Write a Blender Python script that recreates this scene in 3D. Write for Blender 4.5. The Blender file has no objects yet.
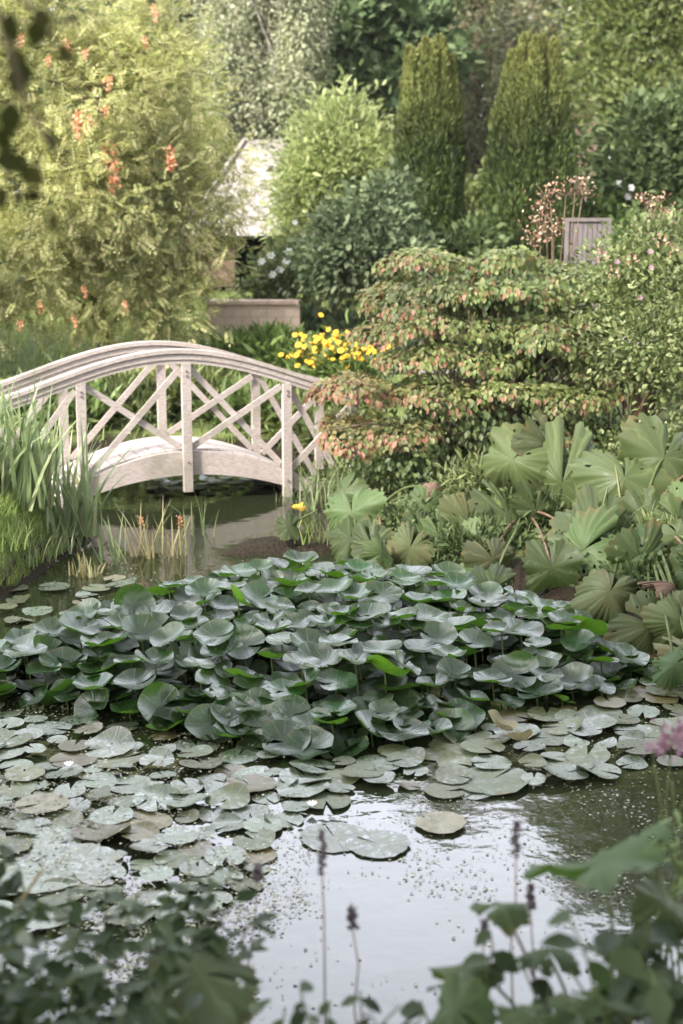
import bpy, math, random
import numpy as np
from mathutils import Matrix, Vector

# ------------------------------------------------------------------ camera, sky, sun, exposure
SC = bpy.context.scene
COL = SC.collection
F_PX, CAM_Z, PITCH = 1422.2, 2.1, math.radians(11.4)
cam_d = bpy.data.cameras.new('camera')
cam_d.lens = 50; cam_d.sensor_width = 36; cam_d.sensor_fit = 'AUTO'
cam_d.clip_start = 0.05; cam_d.clip_end = 2000
cam_d.dof.use_dof = True; cam_d.dof.focus_distance = 6.9; cam_d.dof.aperture_fstop = 2.6
cam = bpy.data.objects.new('camera', cam_d); COL.objects.link(cam)
cam.location = (0, 0, CAM_Z); cam.rotation_euler = (math.pi/2 - PITCH, 0, 0)
SC.camera = cam

SUN_DIR = Vector((-0.55, -0.56, 0.64)).normalized()
elev = math.asin(SUN_DIR.z); azim = math.atan2(SUN_DIR.x, SUN_DIR.y)
W = bpy.data.worlds.new('World'); SC.world = W; W.use_nodes = True
wn = W.node_tree; bg = wn.nodes['Background']
sky = wn.nodes.new('ShaderNodeTexSky'); sky.sky_type = 'NISHITA'; sky.sun_disc = False
sky.sun_elevation = elev; sky.sun_rotation = azim; sky.air_density = 1.4; sky.dust_density = 3.0
bw = wn.nodes.new('ShaderNodeRGBToBW'); wn.links.new(sky.outputs[0], bw.inputs[0])
tn = wn.nodes.new('ShaderNodeMix'); tn.data_type = 'RGBA'; tn.blend_type = 'MULTIPLY'; tn.inputs[0].default_value = 1
wn.links.new(bw.outputs[0], tn.inputs[6]); tn.inputs[7].default_value = (1.5, 1.44, 1.5, 1)
cl = wn.nodes.new('ShaderNodeMix'); cl.data_type = 'RGBA'; cl.inputs[0].default_value = 0.82
wn.links.new(sky.outputs[0], cl.inputs[6]); wn.links.new(tn.outputs[2], cl.inputs[7])
wtc = wn.nodes.new('ShaderNodeTexCoord'); wsx = wn.nodes.new('ShaderNodeSeparateXYZ'); wn.links.new(wtc.outputs['Generated'], wsx.inputs[0])
wno = wn.nodes.new('ShaderNodeTexNoise'); wno.inputs['Scale'].default_value = 2.6; wno.inputs['Detail'].default_value = 5; wn.links.new(wtc.outputs['Generated'], wno.inputs[0])
def wmap(sock, a, b, c, d):
    n = wn.nodes.new('ShaderNodeMapRange'); n.interpolation_type = 'SMOOTHSTEP'
    for i, x in enumerate((a, b, c, d)): n.inputs[i+1].default_value = x
    wn.links.new(sock, n.inputs[0]); return n.outputs[0]
def wmul(a, b):
    n = wn.nodes.new('ShaderNodeMath'); n.operation = 'MULTIPLY'; wn.links.new(a, n.inputs[0]); wn.links.new(b, n.inputs[1]); return n.outputs[0]
ADDED_CLOUD = 15.5                                  # bright cloud bank added ahead, above the view, to brighten the water's reflection
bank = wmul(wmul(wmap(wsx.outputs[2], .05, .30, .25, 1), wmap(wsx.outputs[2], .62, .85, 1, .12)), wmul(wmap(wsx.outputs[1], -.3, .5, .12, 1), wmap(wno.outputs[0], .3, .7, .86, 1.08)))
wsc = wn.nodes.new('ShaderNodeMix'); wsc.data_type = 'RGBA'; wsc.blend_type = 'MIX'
wn.links.new(bank, wsc.inputs[0]); wsc.inputs[6].default_value = (0, 0, 0, 1); wsc.inputs[7].default_value = (ADDED_CLOUD*.90, ADDED_CLOUD*.93, ADDED_CLOUD*1.06, 1)
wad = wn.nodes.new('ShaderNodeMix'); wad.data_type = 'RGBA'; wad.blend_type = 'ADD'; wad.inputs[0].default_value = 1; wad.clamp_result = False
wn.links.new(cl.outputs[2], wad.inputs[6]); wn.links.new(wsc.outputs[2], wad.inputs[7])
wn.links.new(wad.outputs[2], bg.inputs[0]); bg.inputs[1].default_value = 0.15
sun_d = bpy.data.lights.new('sun', 'SUN'); sun_d.energy = 4.2; sun_d.angle = math.radians(6); sun_d.color = (1, .94, .85)
sun = bpy.data.objects.new('sun', sun_d); COL.objects.link(sun)
sun.rotation_euler = SUN_DIR.to_track_quat('Z', 'Y').to_euler()
SC.view_settings.view_transform = 'Standard'; SC.view_settings.look = 'None'; SC.view_settings.gamma = 1
SC.view_settings.use_curve_mapping = False
SC.view_settings.exposure = 1.42
SC.render.engine = 'CYCLES'
SC.cycles.use_denoising = True
SC.cycles.max_bounces = 6; SC.cycles.transmission_bounces = 4; SC.cycles.transparent_max_bounces = 4
SC.cycles.sample_clamp_indirect = 4

# ------------------------------------------------------------------ helpers
rng = np.random.default_rng(7)
random.seed(7)
CT, ST = math.cos(PITCH), math.sin(PITCH)

def at(px, py, Y):
    """world point seen at pixel (px,py) at distance Y from the viewer"""
    a, b = (px-341.5)/F_PX, (512-py)/F_PX
    t = Y/(CT + b*ST)
    return np.array((a*t, Y, CAM_Z + t*(b*CT - ST)))

def on_z(px, py, z=0.0):
    a, b = (px-341.5)/F_PX, (512-py)/F_PX
    t = (z-CAM_Z)/(b*CT-ST)
    return np.array((a*t, t*(CT+b*ST), z))

def pix(x, y, z=0.0):
    dz = z-CAM_Z
    dep = y*CT - dz*ST; up = y*ST + dz*CT
    return 341.5 + F_PX*x/dep, 512 - F_PX*up/dep

def unit(v):
    v = np.asarray(v, float); return v/np.maximum(np.linalg.norm(v, axis=-1, keepdims=True), 1e-9)

def tag(o, label=None, cat=None, group=None, kind=None):
    for k, v in (('label', label), ('category', cat), ('group', group), ('kind', kind)):
        if v: o[k] = v
    return o

def empty(name, loc, label=None, cat=None, group=None, rz=0.0):
    o = bpy.data.objects.new(name, None); COL.objects.link(o)
    o.location = tuple(loc); o.rotation_euler = (0, 0, rz); o.empty_display_size = .1
    return tag(o, label, cat, group)

def link(name, me, parent=None, world=True):
    """link a mesh whose vertices are in world space under a thing at its base"""
    o = bpy.data.objects.new(name, me); COL.objects.link(o)
    if parent is not None:
        o.parent = parent
        if world and parent.parent is None:      # a part's own world matrix is the identity already
            o.matrix_parent_inverse = Matrix.LocRotScale(parent.location, parent.rotation_euler, parent.scale).inverted()
    return o

def mesh_tris(name, v, f, mats, uv=None, tint=None, smooth=False, midx=None):
    me = bpy.data.meshes.new(name)
    v = np.ascontiguousarray(v, dtype=np.float32); f = np.ascontiguousarray(f, dtype=np.int32)
    n = f.shape[1]
    me.vertices.add(len(v)); me.vertices.foreach_set('co', v.ravel())
    me.loops.add(f.size); me.loops.foreach_set('vertex_index', f.ravel())
    me.polygons.add(len(f)); me.polygons.foreach_set('loop_start', np.arange(0, f.size, n, dtype=np.int32))
    try: me.polygons.foreach_set('loop_total', np.full(len(f), n, dtype=np.int32))
    except Exception: pass
    if smooth: me.polygons.foreach_set('use_smooth', np.ones(len(f), dtype=bool))
    if midx is not None: me.polygons.foreach_set('material_index', np.asarray(midx, dtype=np.int32))
    if uv is not None:
        l = me.uv_layers.new(name='uv'); l.data.foreach_set('uv', np.asarray(uv, np.float32)[f.ravel()].ravel())
    if tint is not None:
        a = me.attributes.new('tint', 'FLOAT', 'POINT'); a.data.foreach_set('value', np.asarray(tint, np.float32))
    for m in (mats if isinstance(mats, (list, tuple)) else [mats]): me.materials.append(m)
    me.update(calc_edges=True); me.validate()
    return me

class Geo:
    def __init__(s): s.v = []; s.f = []; s.m = []
    def add(s, v, f, m=0):
        k = len(s.v); s.v += [tuple(p) for p in v]; s.f += [tuple(i+k for i in q) for q in f]; s.m += [m]*len(f)
    def hexa(s, c, m=0):   # 8 corners: bottom 0-3, top 4-7
        s.add(c, [(0,3,2,1), (4,5,6,7), (0,1,5,4), (1,2,6,5), (2,3,7,6), (3,0,4,7)], m)
    def box(s, lo, hi, m=0, M=None):
        x0,y0,z0 = lo; x1,y1,z1 = hi
        c = [(x0,y0,z0),(x1,y0,z0),(x1,y1,z0),(x0,y1,z0),(x0,y0,z1),(x1,y0,z1),(x1,y1,z1),(x0,y1,z1)]
        if M is not None: c = [tuple(M @ Vector(p)) for p in c]
        s.hexa(c, m)
    def bar(s, a, b, w, h, wdir, m=0):
        a, b = np.array(a, float), np.array(b, float); d = unit(b-a); wd = unit(wdir); wd = unit(wd-d*np.dot(wd, d)); u = np.cross(d, wd)
        c = []
        for p in (a, b):
            c += [p-wd*w/2-u*h/2, p+wd*w/2-u*h/2, p+wd*w/2+u*h/2, p-wd*w/2+u*h/2]
        s.hexa(c, m)
    def sweep(s, pts, w, h, wdir, m=0):
        pts = np.array(pts, float); wd = unit(wdir); n = len(pts); v = []; f = []
        for i in range(n):
            t = unit(pts[min(i+1, n-1)]-pts[max(i-1, 0)]); u = np.cross(wd, t); u = unit(u)
            if u[2] < 0: u = -u
            for a_, b_ in ((-1,-1),(1,-1),(1,1),(-1,1)): v.append(pts[i]+wd*w/2*a_+u*h/2*b_)
        for i in range(n-1):
            for k in range(4): f.append((i*4+k, i*4+(k+1)%4, i*4+4+(k+1)%4, i*4+4+k))
        f += [(3,2,1,0), (n*4-4, n*4-3, n*4-2, n*4-1)]
        s.add(v, f, m)
    def tube(s, pts, r, seg=6, m=0):
        pts = np.array(pts, float); n = len(pts); r = np.broadcast_to(np.asarray(r, float), (n,)); v = []; f = []
        up = np.array((0.3, 0.9, 0.2))
        for i in range(n):
            t = unit(pts[min(i+1, n-1)]-pts[max(i-1, 0)])
            a = unit(np.cross(t, up if abs(np.dot(t, unit(up))) < .95 else np.array((1.,0,0)))); b = np.cross(t, a)
            for k in range(seg):
                an = 2*math.pi*k/seg; v.append(pts[i]+r[i]*(a*math.cos(an)+b*math.sin(an)))
        for i in range(n-1):
            for k in range(seg): f.append((i*seg+k, i*seg+(k+1)%seg, (i+1)*seg+(k+1)%seg, (i+1)*seg+k))
        f += [tuple(range(seg-1, -1, -1)), tuple((n-1)*seg+k for k in range(seg))]
        s.add(v, f, m)
    def mesh(s, name, mats, smooth=False):
        me = bpy.data.meshes.new(name); me.from_pydata(s.v, [], s.f)
        for m in (mats if isinstance(mats, (list, tuple)) else [mats]): me.materials.append(m)
        me.polygons.foreach_set('material_index', np.array(s.m, dtype=np.int32))
        if smooth: me.polygons.foreach_set('use_smooth', np.ones(len(s.f), dtype=bool))
        me.update(); return me

def frames(d, n):
    d = unit(d); n = n - d*np.sum(n*d, -1, keepdims=True); n = unit(n); s = np.cross(d, n)
    return np.stack([s, d, n], axis=-1)

def scatter(tpl, pos, d, n, size, wid=1.0):
    """copies of a leaf template (axis +y, normal +z) merged in one array"""
    tv, tf = tpl; N = len(pos); R = frames(d, n)
    sv = tv[None]*np.ones((N, 1, 3)); sv = sv*np.asarray(size).reshape(-1, 1, 1); sv[:, :, 0] *= np.asarray(wid).reshape(-1, 1) if np.ndim(wid) else wid
    v = np.einsum('nij,nkj->nki', R, sv) + pos[:, None]
    f = tf[None] + (np.arange(N)*len(tv))[:, None, None]
    return v.reshape(-1, 3), f.reshape(-1, 3)

# leaf templates -----------------------------------------------------
def T(v, f): return np.array(v, float), np.array(f, int)
L_DIA = T([(0,0,0),(.3,.45,.06),(0,1,-.08),(-.3,.45,.06)], [(0,1,2),(0,2,3)])
L_OVAL = T([(0,0,0),(.2,.22,.05),(.29,.5,.05),(.16,.8,.0),(0,1,-.1),(-.16,.8,0),(-.29,.5,.05),(-.2,.22,.05),(0,.5,-.02)],
           [(8,0,1),(8,1,2),(8,2,3),(8,3,4),(8,4,5),(8,5,6),(8,6,7),(8,7,0)])
L_LANCE = T([(0,0,0),(.11,.3,.03),(.1,.6,.02),(0,1,-.12),(-.1,.6,.02),(-.11,.3,.03),(0,.45,-.02)],
            [(6,0,1),(6,1,2),(6,2,3),(6,3,4),(6,4,5),(6,5,0)])
def pinnate(pairs, w, droop=.15):
    v = []; f = []
    for i in range(pairs+1):
        y = .12+.83*i/pairs; z = -droop*y*y
        for sgn in ((-1, 1) if i < pairs else (0,)):
            l = w*(1-.35*abs(i/pairs-.45)); a = .85
            dx, dy = (sgn*math.sin(a+.3), math.cos(a+.3)) if sgn else (0, 1)
            k = len(v)
            b = np.array((0, y, z)); t = b+l*np.array((dx, dy, -.25)); m = (b+t)/2; q = np.array((-dy, dx, 0))*l*.2
            v += [b, m+q+np.array((0,0,.02)), t, m-q+np.array((0,0,.02))]; f += [(k, k+1, k+2), (k, k+2, k+3)]
    return T(v, f)
L_PIN = pinnate(5, .34)
def spray(n, w, up=.0):
    v = [(-.015,0,0),(.015,0,0),(0,1,-.06)]; f = [(0,1,2)]
    for i in range(n):
        y = .08+.84*i/n; l = w*(1-.72*i/n)
        for sg in (-1, 1):
            k = len(v); v += [(0,y,0),(0,y+.1,0),(sg*l,y+l*.75,up)]; f.append((k,k+1,k+2))
    return T(v, f)
L_SPRAY = spray(6, .36)
L_YEW = T([(-.06,0,0),(.06,0,0),(.13,.45,.05),(-.12,.5,-.03),(0,1,.02),(.24,.7,.1),(-.22,.65,-.08)], [(0,1,2),(0,2,3),(3,2,4),(1,5,2),(0,3,6)])

# ------------------------------------------------------------------ materials
def nodes(name):
    m = bpy.data.materials.new(name); m.use_nodes = True; nt = m.node_tree; b = nt.nodes['Principled BSDF']
    def N(t, **kw):
        n = nt.nodes.new('ShaderNode'+t)
        for k, v in kw.items(): setattr(n, k, v)
        return n
    return m, nt, b, N, nt.links.new

def ramp_set(r, stops):
    e = r.color_ramp.elements
    while len(e) < len(stops): e.new(.5)
    for el, (p, c) in zip(e, stops): el.position = p; el.color = (*c, 1)

def mixc(N, L, fac, a, b, mode='MIX'):
    n = N('Mix', data_type='RGBA', blend_type=mode)
    for i, x in ((0, fac), (6, a), (7, b)):
        if isinstance(x, (int, float)): n.inputs[i].default_value = x
        elif isinstance(x, tuple): n.inputs[i].default_value = (*x, 1)
        else: L(x, n.inputs[i])
    return n.outputs[2]

def foliage(name, stops, trans=.4, rough=.5, spec=.3, tint=None, nscale=1.5, namp=.5, tcol=1.25):
    m, nt, b, N, L = nodes(name)
    g = N('NewGeometry'); r = N('ValToRGB'); ramp_set(r, stops); L(g.outputs['Random Per Island'], r.inputs[0])
    c = r.outputs[0]
    if tint is not None:
        a = N('Attribute', attribute_name='tint'); c = mixc(N, L, a.outputs['Fac'], c, tint)
    tc = N('TexCoord'); no = N('TexNoise'); no.inputs['Scale'].default_value = nscale; no.inputs['Detail'].default_value = 2; L(tc.outputs['Object'], no.inputs[0])
    mr = N('MapRange'); mr.inputs[1].default_value = .3; mr.inputs[2].default_value = .7; mr.inputs[3].default_value = 1-namp*.6; mr.inputs[4].default_value = 1+namp*.6
    L(no.outputs[0], mr.inputs[0]); h = N('HueSaturation'); L(c, h.inputs['Color']); L(mr.outputs[0], h.inputs['Value'])
    L(h.outputs[0], b.inputs['Base Color']); b.inputs['Roughness'].default_value = rough; b.inputs['Specular IOR Level'].default_value = spec
    t = N('BsdfTranslucent'); hv = N('HueSaturation'); L(h.outputs[0], hv.inputs['Color']); hv.inputs['Value'].default_value = tcol; hv.inputs['Saturation'].default_value = 1.1
    L(hv.outputs[0], t.inputs[0])
    mx = N('MixShader'); mx.inputs[0].default_value = trans; L(b.outputs[0], mx.inputs[1]); L(t.outputs[0], mx.inputs[2]); L(mx.outputs[0], nt.nodes['Material Output'].inputs[0])
    return m

def solid(name, c1, c2, scale=8, rough=.8, spec=.3, stretch=(1,1,1), bump=.3, detail=6, objrand=0.0):
    m, nt, b, N, L = nodes(name)
    tc = N('TexCoord'); mp = N('Mapping'); mp.inputs['Scale'].default_value = stretch; L(tc.outputs['Object'], mp.inputs[0])
    no = N('TexNoise'); no.inputs['Scale'].default_value = scale; no.inputs['Detail'].default_value = detail; L(mp.outputs[0], no.inputs[0])
    r = N('ValToRGB'); ramp_set(r, [(.3, c1), (.7, c2)]); L(no.outputs[0], r.inputs[0])
    L(r.outputs[0], b.inputs['Base Color']); b.inputs['Roughness'].default_value = rough; b.inputs['Specular IOR Level'].default_value = spec
    if bump:
        bp = N('Bump'); bp.inputs['Strength'].default_value = bump; bp.inputs['Distance'].default_value = .02; L(no.outputs[0], bp.inputs['Height']); L(bp.outputs[0], b.inputs['Normal'])
    return m

def pad_material(name, top, under, spots, rough, trans, spotamt=.5, veins=11, scale=3, sheen=.5, wob=0., rmin=.8, rmax=1.4, vamt=.22):
    """lily leaf: dark glossy top, bright underside, radiating veins, per-leaf variation"""
    m, nt, b, N, L = nodes(name)
    oi = N('ObjectInfo'); g = N('NewGeometry'); uv = N('UVMap'); uv.uv_map = 'uv'
    sub = N('VectorMath', operation='SUBTRACT'); L(uv.outputs[0], sub.inputs[0]); sub.inputs[1].default_value = (.5,.5,0)
    gr = N('TexGradient', gradient_type='RADIAL'); L(sub.outputs[0], gr.inputs[0])
    mu = N('Math', operation='MULTIPLY'); L(gr.outputs[0], mu.inputs[0]); mu.inputs[1].default_value = math.pi*2*veins
    wn_ = N('TexNoise'); wn_.inputs['Scale'].default_value = 5; L(uv.outputs[0], wn_.inputs[0])
    wo = N('Math', operation='MULTIPLY_ADD'); L(wn_.outputs[0], wo.inputs[0]); wo.inputs[1].default_value = wob*3; L(mu.outputs[0], wo.inputs[2])
    si = N('Math', operation='COSINE'); L(wo.outputs[0], si.inputs[0])
    vr = N('MapRange'); vr.inputs[1].default_value = .86; vr.inputs[2].default_value = 1; L(si.outputs[0], vr.inputs[0])
    ln = N('VectorMath', operation='ADD'); L(uv.outputs[0], ln.inputs[0])
    sc = N('VectorMath', operation='SCALE'); sc.inputs['Scale'].default_value = 37; L(oi.outputs['Random'], sc.inputs[0]); L(sc.outputs[0], ln.inputs[1])
    no = N('TexNoise'); no.inputs['Scale'].default_value = scale; no.inputs['Detail'].default_value = 8; no.inputs['Roughness'].default_value = .65; L(ln.outputs[0], no.inputs[0])
    sp = N('MapRange'); sp.inputs[1].default_value = .5; sp.inputs[2].default_value = .68; L(no.outputs[0], sp.inputs[0])
    sm = N('Math', operation='MULTIPLY'); L(sp.outputs[0], sm.inputs[0]); sm.inputs[1].default_value = spotamt
    hv = N('HueSaturation'); hv.inputs['Color'].default_value = (*top, 1)
    mr = N('MapRange'); mr.inputs[3].default_value = .65; mr.inputs[4].default_value = 1.45; L(oi.outputs['Random'], mr.inputs[0]); L(mr.outputs[0], hv.inputs['Value'])
    hm = N('Math', operation='MULTIPLY'); L(oi.outputs['Random'], hm.inputs[0]); hm.inputs[1].default_value = 7.13
    fr = N('Math', operation='FRACT'); L(hm.outputs[0], fr.inputs[0])
    hr = N('MapRange'); hr.inputs[3].default_value = .485; hr.inputs[4].default_value = .525; L(fr.outputs[0], hr.inputs[0]); L(hr.outputs[0], hv.inputs['Hue'])
    c = mixc(N, L, sm.outputs[0], hv.outputs[0], spots)
    vm = N('Math', operation='MULTIPLY'); L(vr.outputs[0], vm.inputs[0]); vm.inputs[1].default_value = vamt
    c = mixc(N, L, vm.outputs[0], c, tuple(min(1, x*2.2+.02) for x in top))
    le = N('VectorMath', operation='LENGTH'); L(sub.outputs[0], le.inputs[0])
    er = N('MapRange'); er.inputs[1].default_value = .43; er.inputs[2].default_value = .5; L(le.outputs['Value'], er.inputs[0])
    em = N('Math', operation='MULTIPLY'); L(er.outputs[0], em.inputs[0]); L(sp.outputs[0], em.inputs[1])
    c = mixc(N, L, g.outputs['Backfacing'], c, under)
    c = mixc(N, L, em.outputs[0], c, (.11, .075, .03))
    L(c, b.inputs['Base Color']); b.inputs['Specular IOR Level'].default_value = sheen
    rr = N('MapRange'); rr.inputs[1].default_value = .35; rr.inputs[2].default_value = .65; rr.inputs[3].default_value = rough*rmin; rr.inputs[4].default_value = min(1, rough*rmax); L(no.outputs[0], rr.inputs[0]); L(rr.outputs[0], b.inputs['Roughness'])
    ad = N('Math', operation='ADD'); L(vr.outputs[0], ad.inputs[0]); L(no.outputs[0], ad.inputs[1])
    bp = N('Bump'); bp.inputs['Strength'].default_value = .25; bp.inputs['Distance'].default_value = .006; L(ad.outputs[0], bp.inputs['Height']); L(bp.outputs[0], b.inputs['Normal'])
    t = N('BsdfTranslucent'); t.inputs[0].default_value = (under[0]*1.1, under[1]*1.2, under[2], 1)
    mx = N('MixShader'); mx.inputs[0].default_value = trans; L(b.outputs[0], mx.inputs[1]); L(t.outputs[0], mx.inputs[2]); L(mx.outputs[0], nt.nodes['Material Output'].inputs[0])
    return m

M = {}
M['golden'] = foliage('golden_green_leaf', [(0,(.17,.20,.065)),(.4,(.28,.30,.11)),(.75,(.39,.385,.18)),(1,(.46,.40,.23))], trans=.45, rough=.6, nscale=.9, namp=.8)
M['lime'] = foliage('lime_leaf', [(0,(.14,.18,.06)),(.6,(.24,.28,.11)),(1,(.34,.36,.17))], trans=.45)
M['yew'] = foliage('yew_needle', [(0,(.016,.030,.008)),(.6,(.042,.066,.016)),(1,(.085,.112,.03))], trans=.15, tint=(.22,.22,.065), rough=.6)
M['fir'] = foliage('dark_fir_needle', [(0,(.075,.12,.052)),(.6,(.13,.18,.08)),(1,(.20,.25,.125))], trans=.2, rough=.6)
M['cedar'] = foliage('grey_green_needle', [(0,(.09,.115,.06)),(.6,(.16,.185,.10)),(1,(.24,.25,.16))], trans=.3)
M['weep'] = foliage('weeping_leaf', [(0,(.17,.19,.105)),(.6,(.27,.29,.17)),(1,(.37,.36,.25))], trans=.4)
M['larch'] = foliage('thin_larch_needle', [(0,(.10,.12,.06)),(.5,(.18,.195,.10)),(.85,(.27,.27,.16)),(1,(.30,.23,.13))], trans=.35)
M['lind'] = foliage('yellow_green_leaf', [(0,(.06,.088,.025)),(.6,(.115,.145,.045)),(1,(.20,.215,.08))], trans=.45)
M['deep'] = foliage('deep_green_leaf', [(0,(.038,.058,.020)),(.6,(.065,.09,.034)),(1,(.11,.14,.06))], trans=.3, rough=.6, spec=.15)
M['greyg'] = foliage('grey_green_leaf', [(0,(.05,.072,.035)),(.6,(.085,.11,.055)),(1,(.15,.18,.10))], trans=.3, rough=.6, spec=.15)
M['mid'] = foliage('mid_green_leaf', [(0,(.06,.10,.025)),(.6,(.11,.16,.045)),(1,(.19,.25,.09))], trans=.4)
M['vib'] = foliage('tiered_shrub_leaf', [(0,(.058,.086,.022)),(.6,(.115,.145,.042)),(1,(.20,.215,.085))], trans=.35, tint=(.25,.11,.075), rough=.5)
M['rose'] = foliage('rose_leaf', [(0,(.06,.085,.028)),(.5,(.115,.145,.052)),(1,(.22,.245,.11))], trans=.35)
M['iris'] = foliage('iris_blade', [(0,(.10,.14,.06)),(.6,(.17,.22,.10)),(.9,(.25,.28,.14)),(1,(.34,.28,.14))], trans=.35, rough=.45, spec=.4)
M['grass'] = foliage('grass_blade', [(0,(.10,.15,.03)),(.6,(.19,.26,.07)),(1,(.31,.34,.14))], trans=.4)
M['straw'] = foliage('dry_blade', [(0,(.22,.18,.09)),(.6,(.32,.28,.15)),(1,(.20,.24,.09))], trans=.3)
M['front'] = foliage('near_leaf', [(0,(.012,.022,.007)),(.6,(.028,.045,.016)),(.92,(.05,.07,.03)),(1,(.12,.13,.09))], trans=.25, rough=.5, spec=.12)
M['hang'] = foliage('hanging_dark_leaf', [(0,(.025,.03,.008)),(1,(.05,.05,.016))], trans=.12, spec=.05, rough=.9)
M['orange'] = foliage('orange_flower', [(0,(.42,.17,.09)),(.6,(.50,.27,.16)),(1,(.50,.34,.22))], trans=.3)
M['pink'] = foliage('pink_flower', [(0,(.17,.09,.12)),(.6,(.26,.16,.19)),(1,(.34,.25,.26))], trans=.3)
M['seed'] = foliage('reddish_seedhead', [(0,(.24,.11,.08)),(.5,(.34,.22,.15)),(1,(.42,.35,.24))], trans=.25)
M['yellow'] = foliage('yellow_petal', [(0,(.55,.27,.015)),(.6,(.62,.36,.03)),(1,(.65,.44,.08))], trans=.3)
M['white'] = foliage('white_petal', [(0,(.70,.68,.62)),(1,(.82,.82,.80))], trans=.3)
M['dark'] = solid('dark_cone', (.03,.018,.01), (.06,.03,.015), 40)
M['spike'] = solid('dark_seed_spike', (.05,.04,.045), (.10,.08,.08), 60)
M['bark'] = solid('brown_bark', (.07,.05,.035), (.15,.11,.08), 6, stretch=(4,4,1), bump=.6)
M['palebark'] = solid('pale_birch_bark', (.30,.27,.23), (.55,.51,.46), 5, stretch=(1,1,5), bump=.3)
M['stem'] = solid('green_stem', (.04,.055,.015), (.08,.10,.035), 20, rough=.7, spec=.15)
M['redstem'] = solid('brown_red_stem', (.07,.04,.025), (.13,.085,.05), 20, rough=.6)
M['brownleaf'] = foliage('withered_leaf', [(0,(.10,.065,.045)),(.6,(.15,.10,.07)),(1,(.20,.14,.10))], trans=.3, rough=.8)

def wood(name, c1, c2, c3, axis=(1,1,1)):
    m, nt, b, N, L = nodes(name)
    tc = N('TexCoord'); mp = N('Mapping'); mp.inputs['Scale'].default_value = axis; L(tc.outputs['Object'], mp.inputs[0])
    n1 = N('TexNoise'); n1.inputs['Scale'].default_value = 22; n1.inputs['Detail'].default_value = 6; L(mp.outputs[0], n1.inputs[0])
    n2 = N('TexNoise'); n2.inputs['Scale'].default_value = 2.3; n2.inputs['Detail'].default_value = 4; L(tc.outputs['Object'], n2.inputs[0])
    r = N('ValToRGB'); ramp_set(r, [(.3, c1), (.62, c2)]); L(n1.outputs[0], r.inputs[0])
    mr = N('MapRange'); mr.inputs[1].default_value = .50; mr.inputs[2].default_value = .72; mr.inputs[4].default_value = .75; L(n2.outputs[0], mr.inputs[0])
    c = mixc(N, L, mr.outputs[0], r.outputs[0], c3)
    L(c, b.inputs['Base Color']); b.inputs['Roughness'].default_value = .75; b.inputs['Specular IOR Level'].default_value = .25
    bp = N('Bump'); bp.inputs['Strength'].default_value = .35; bp.inputs['Distance'].default_value = .004; L(n1.outputs[0], bp.inputs['Height']); L(bp.outputs[0], b.inputs['Normal'])
    return m
M['bridge'] = wood('weathered_pale_timber', (.235,.20,.178), (.355,.31,.285), (.15,.137,.097), (1.2,1.2,5))
M['deck'] = wood('bridge_deck_timber', (.30,.26,.23), (.42,.37,.34), (.22,.19,.16), (6,1,1))
M['greywood'] = wood('grey_slat_timber', (.09,.076,.075), (.14,.12,.118), (.07,.062,.06), (5,5,.6))
M['brownwood'] = wood('brown_door_timber', (.08,.052,.034), (.13,.088,.058), (.06,.042,.028), (5,5,.6))
M['roof'] = solid('pale_shingle_roof', (.19,.172,.158), (.235,.217,.20), 2, rough=.6, stretch=(1,1,4), bump=.1)
M['stone'] = solid('pinkish_stone', (.36,.26,.20), (.52,.40,.32), 9, rough=.9, bump=.6)
m, nt, b, N, L = nodes('coursed_stone'); tc = N('TexCoord'); mp = N('Mapping'); mp.inputs['Rotation'].default_value = (math.pi/2, 0, 0); L(tc.outputs['Object'], mp.inputs[0])
bk = N('TexBrick'); bk.inputs['Scale'].default_value = 2.6; bk.inputs['Color1'].default_value = (.46,.34,.27,1); bk.inputs['Color2'].default_value = (.36,.27,.21,1); bk.inputs['Mortar'].default_value = (.22,.18,.15,1); L(mp.outputs[0], bk.inputs[0])
no = N('TexNoise'); no.inputs['Scale'].default_value = 9; no.inputs['Detail'].default_value = 6; L(tc.outputs['Object'], no.inputs[0]); L(mixc(N, L, .5, bk.outputs[0], mixc(N, L, no.outputs[0], (.22,.19,.12), (.62,.48,.40))), b.inputs['Base Color']); b.inputs['Roughness'].default_value = .9; M['masonry'] = m
M['darkin'] = solid('dark_interior', (.022,.016,.012), (.045,.034,.026), 5)  # summerhouse walls coloured dark, the shade of its interior put into the colour
M['path'] = solid('grey_gravel_path', (.13,.115,.105), (.20,.18,.17), 40, rough=.9)

# ground: grass on top, dark mud by the water
m, nt, b, N, L = nodes('garden_ground')
g = N('NewGeometry'); sx = N('SeparateXYZ'); L(g.outputs['Position'], sx.inputs[0])
n1 = N('TexNoise'); n1.inputs['Scale'].default_value = 3.5; n1.inputs['Detail'].default_value = 8; L(g.outputs['Position'], n1.inputs[0])
n2 = N('TexNoise'); n2.inputs['Scale'].default_value = 45; n2.inputs['Detail'].default_value = 4; L(g.outputs['Position'], n2.inputs[0])
rg = N('ValToRGB'); ramp_set(rg, [(.3,(.05,.07,.022)),(.7,(.13,.15,.055))]); L(n1.outputs[0], rg.inputs[0])
rm = N('ValToRGB'); ramp_set(rm, [(.3,(.010,.008,.005)),(.7,(.028,.022,.014))]); L(n2.outputs[0], rm.inputs[0])
a1 = N('Math', operation='MULTIPLY_ADD'); L(n1.outputs[0], a1.inputs[0]); a1.inputs[1].default_value = .25; L(sx.outputs[2], a1.inputs[2])
mr = N('MapRange'); mr.inputs[1].default_value = .23; mr.inputs[2].default_value = .31; L(a1.outputs[0], mr.inputs[0])
L(mixc(N, L, mr.outputs[0], rm.outputs[0], rg.outputs[0]), b.inputs['Base Color']); b.inputs['Roughness'].default_value = .85
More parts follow.
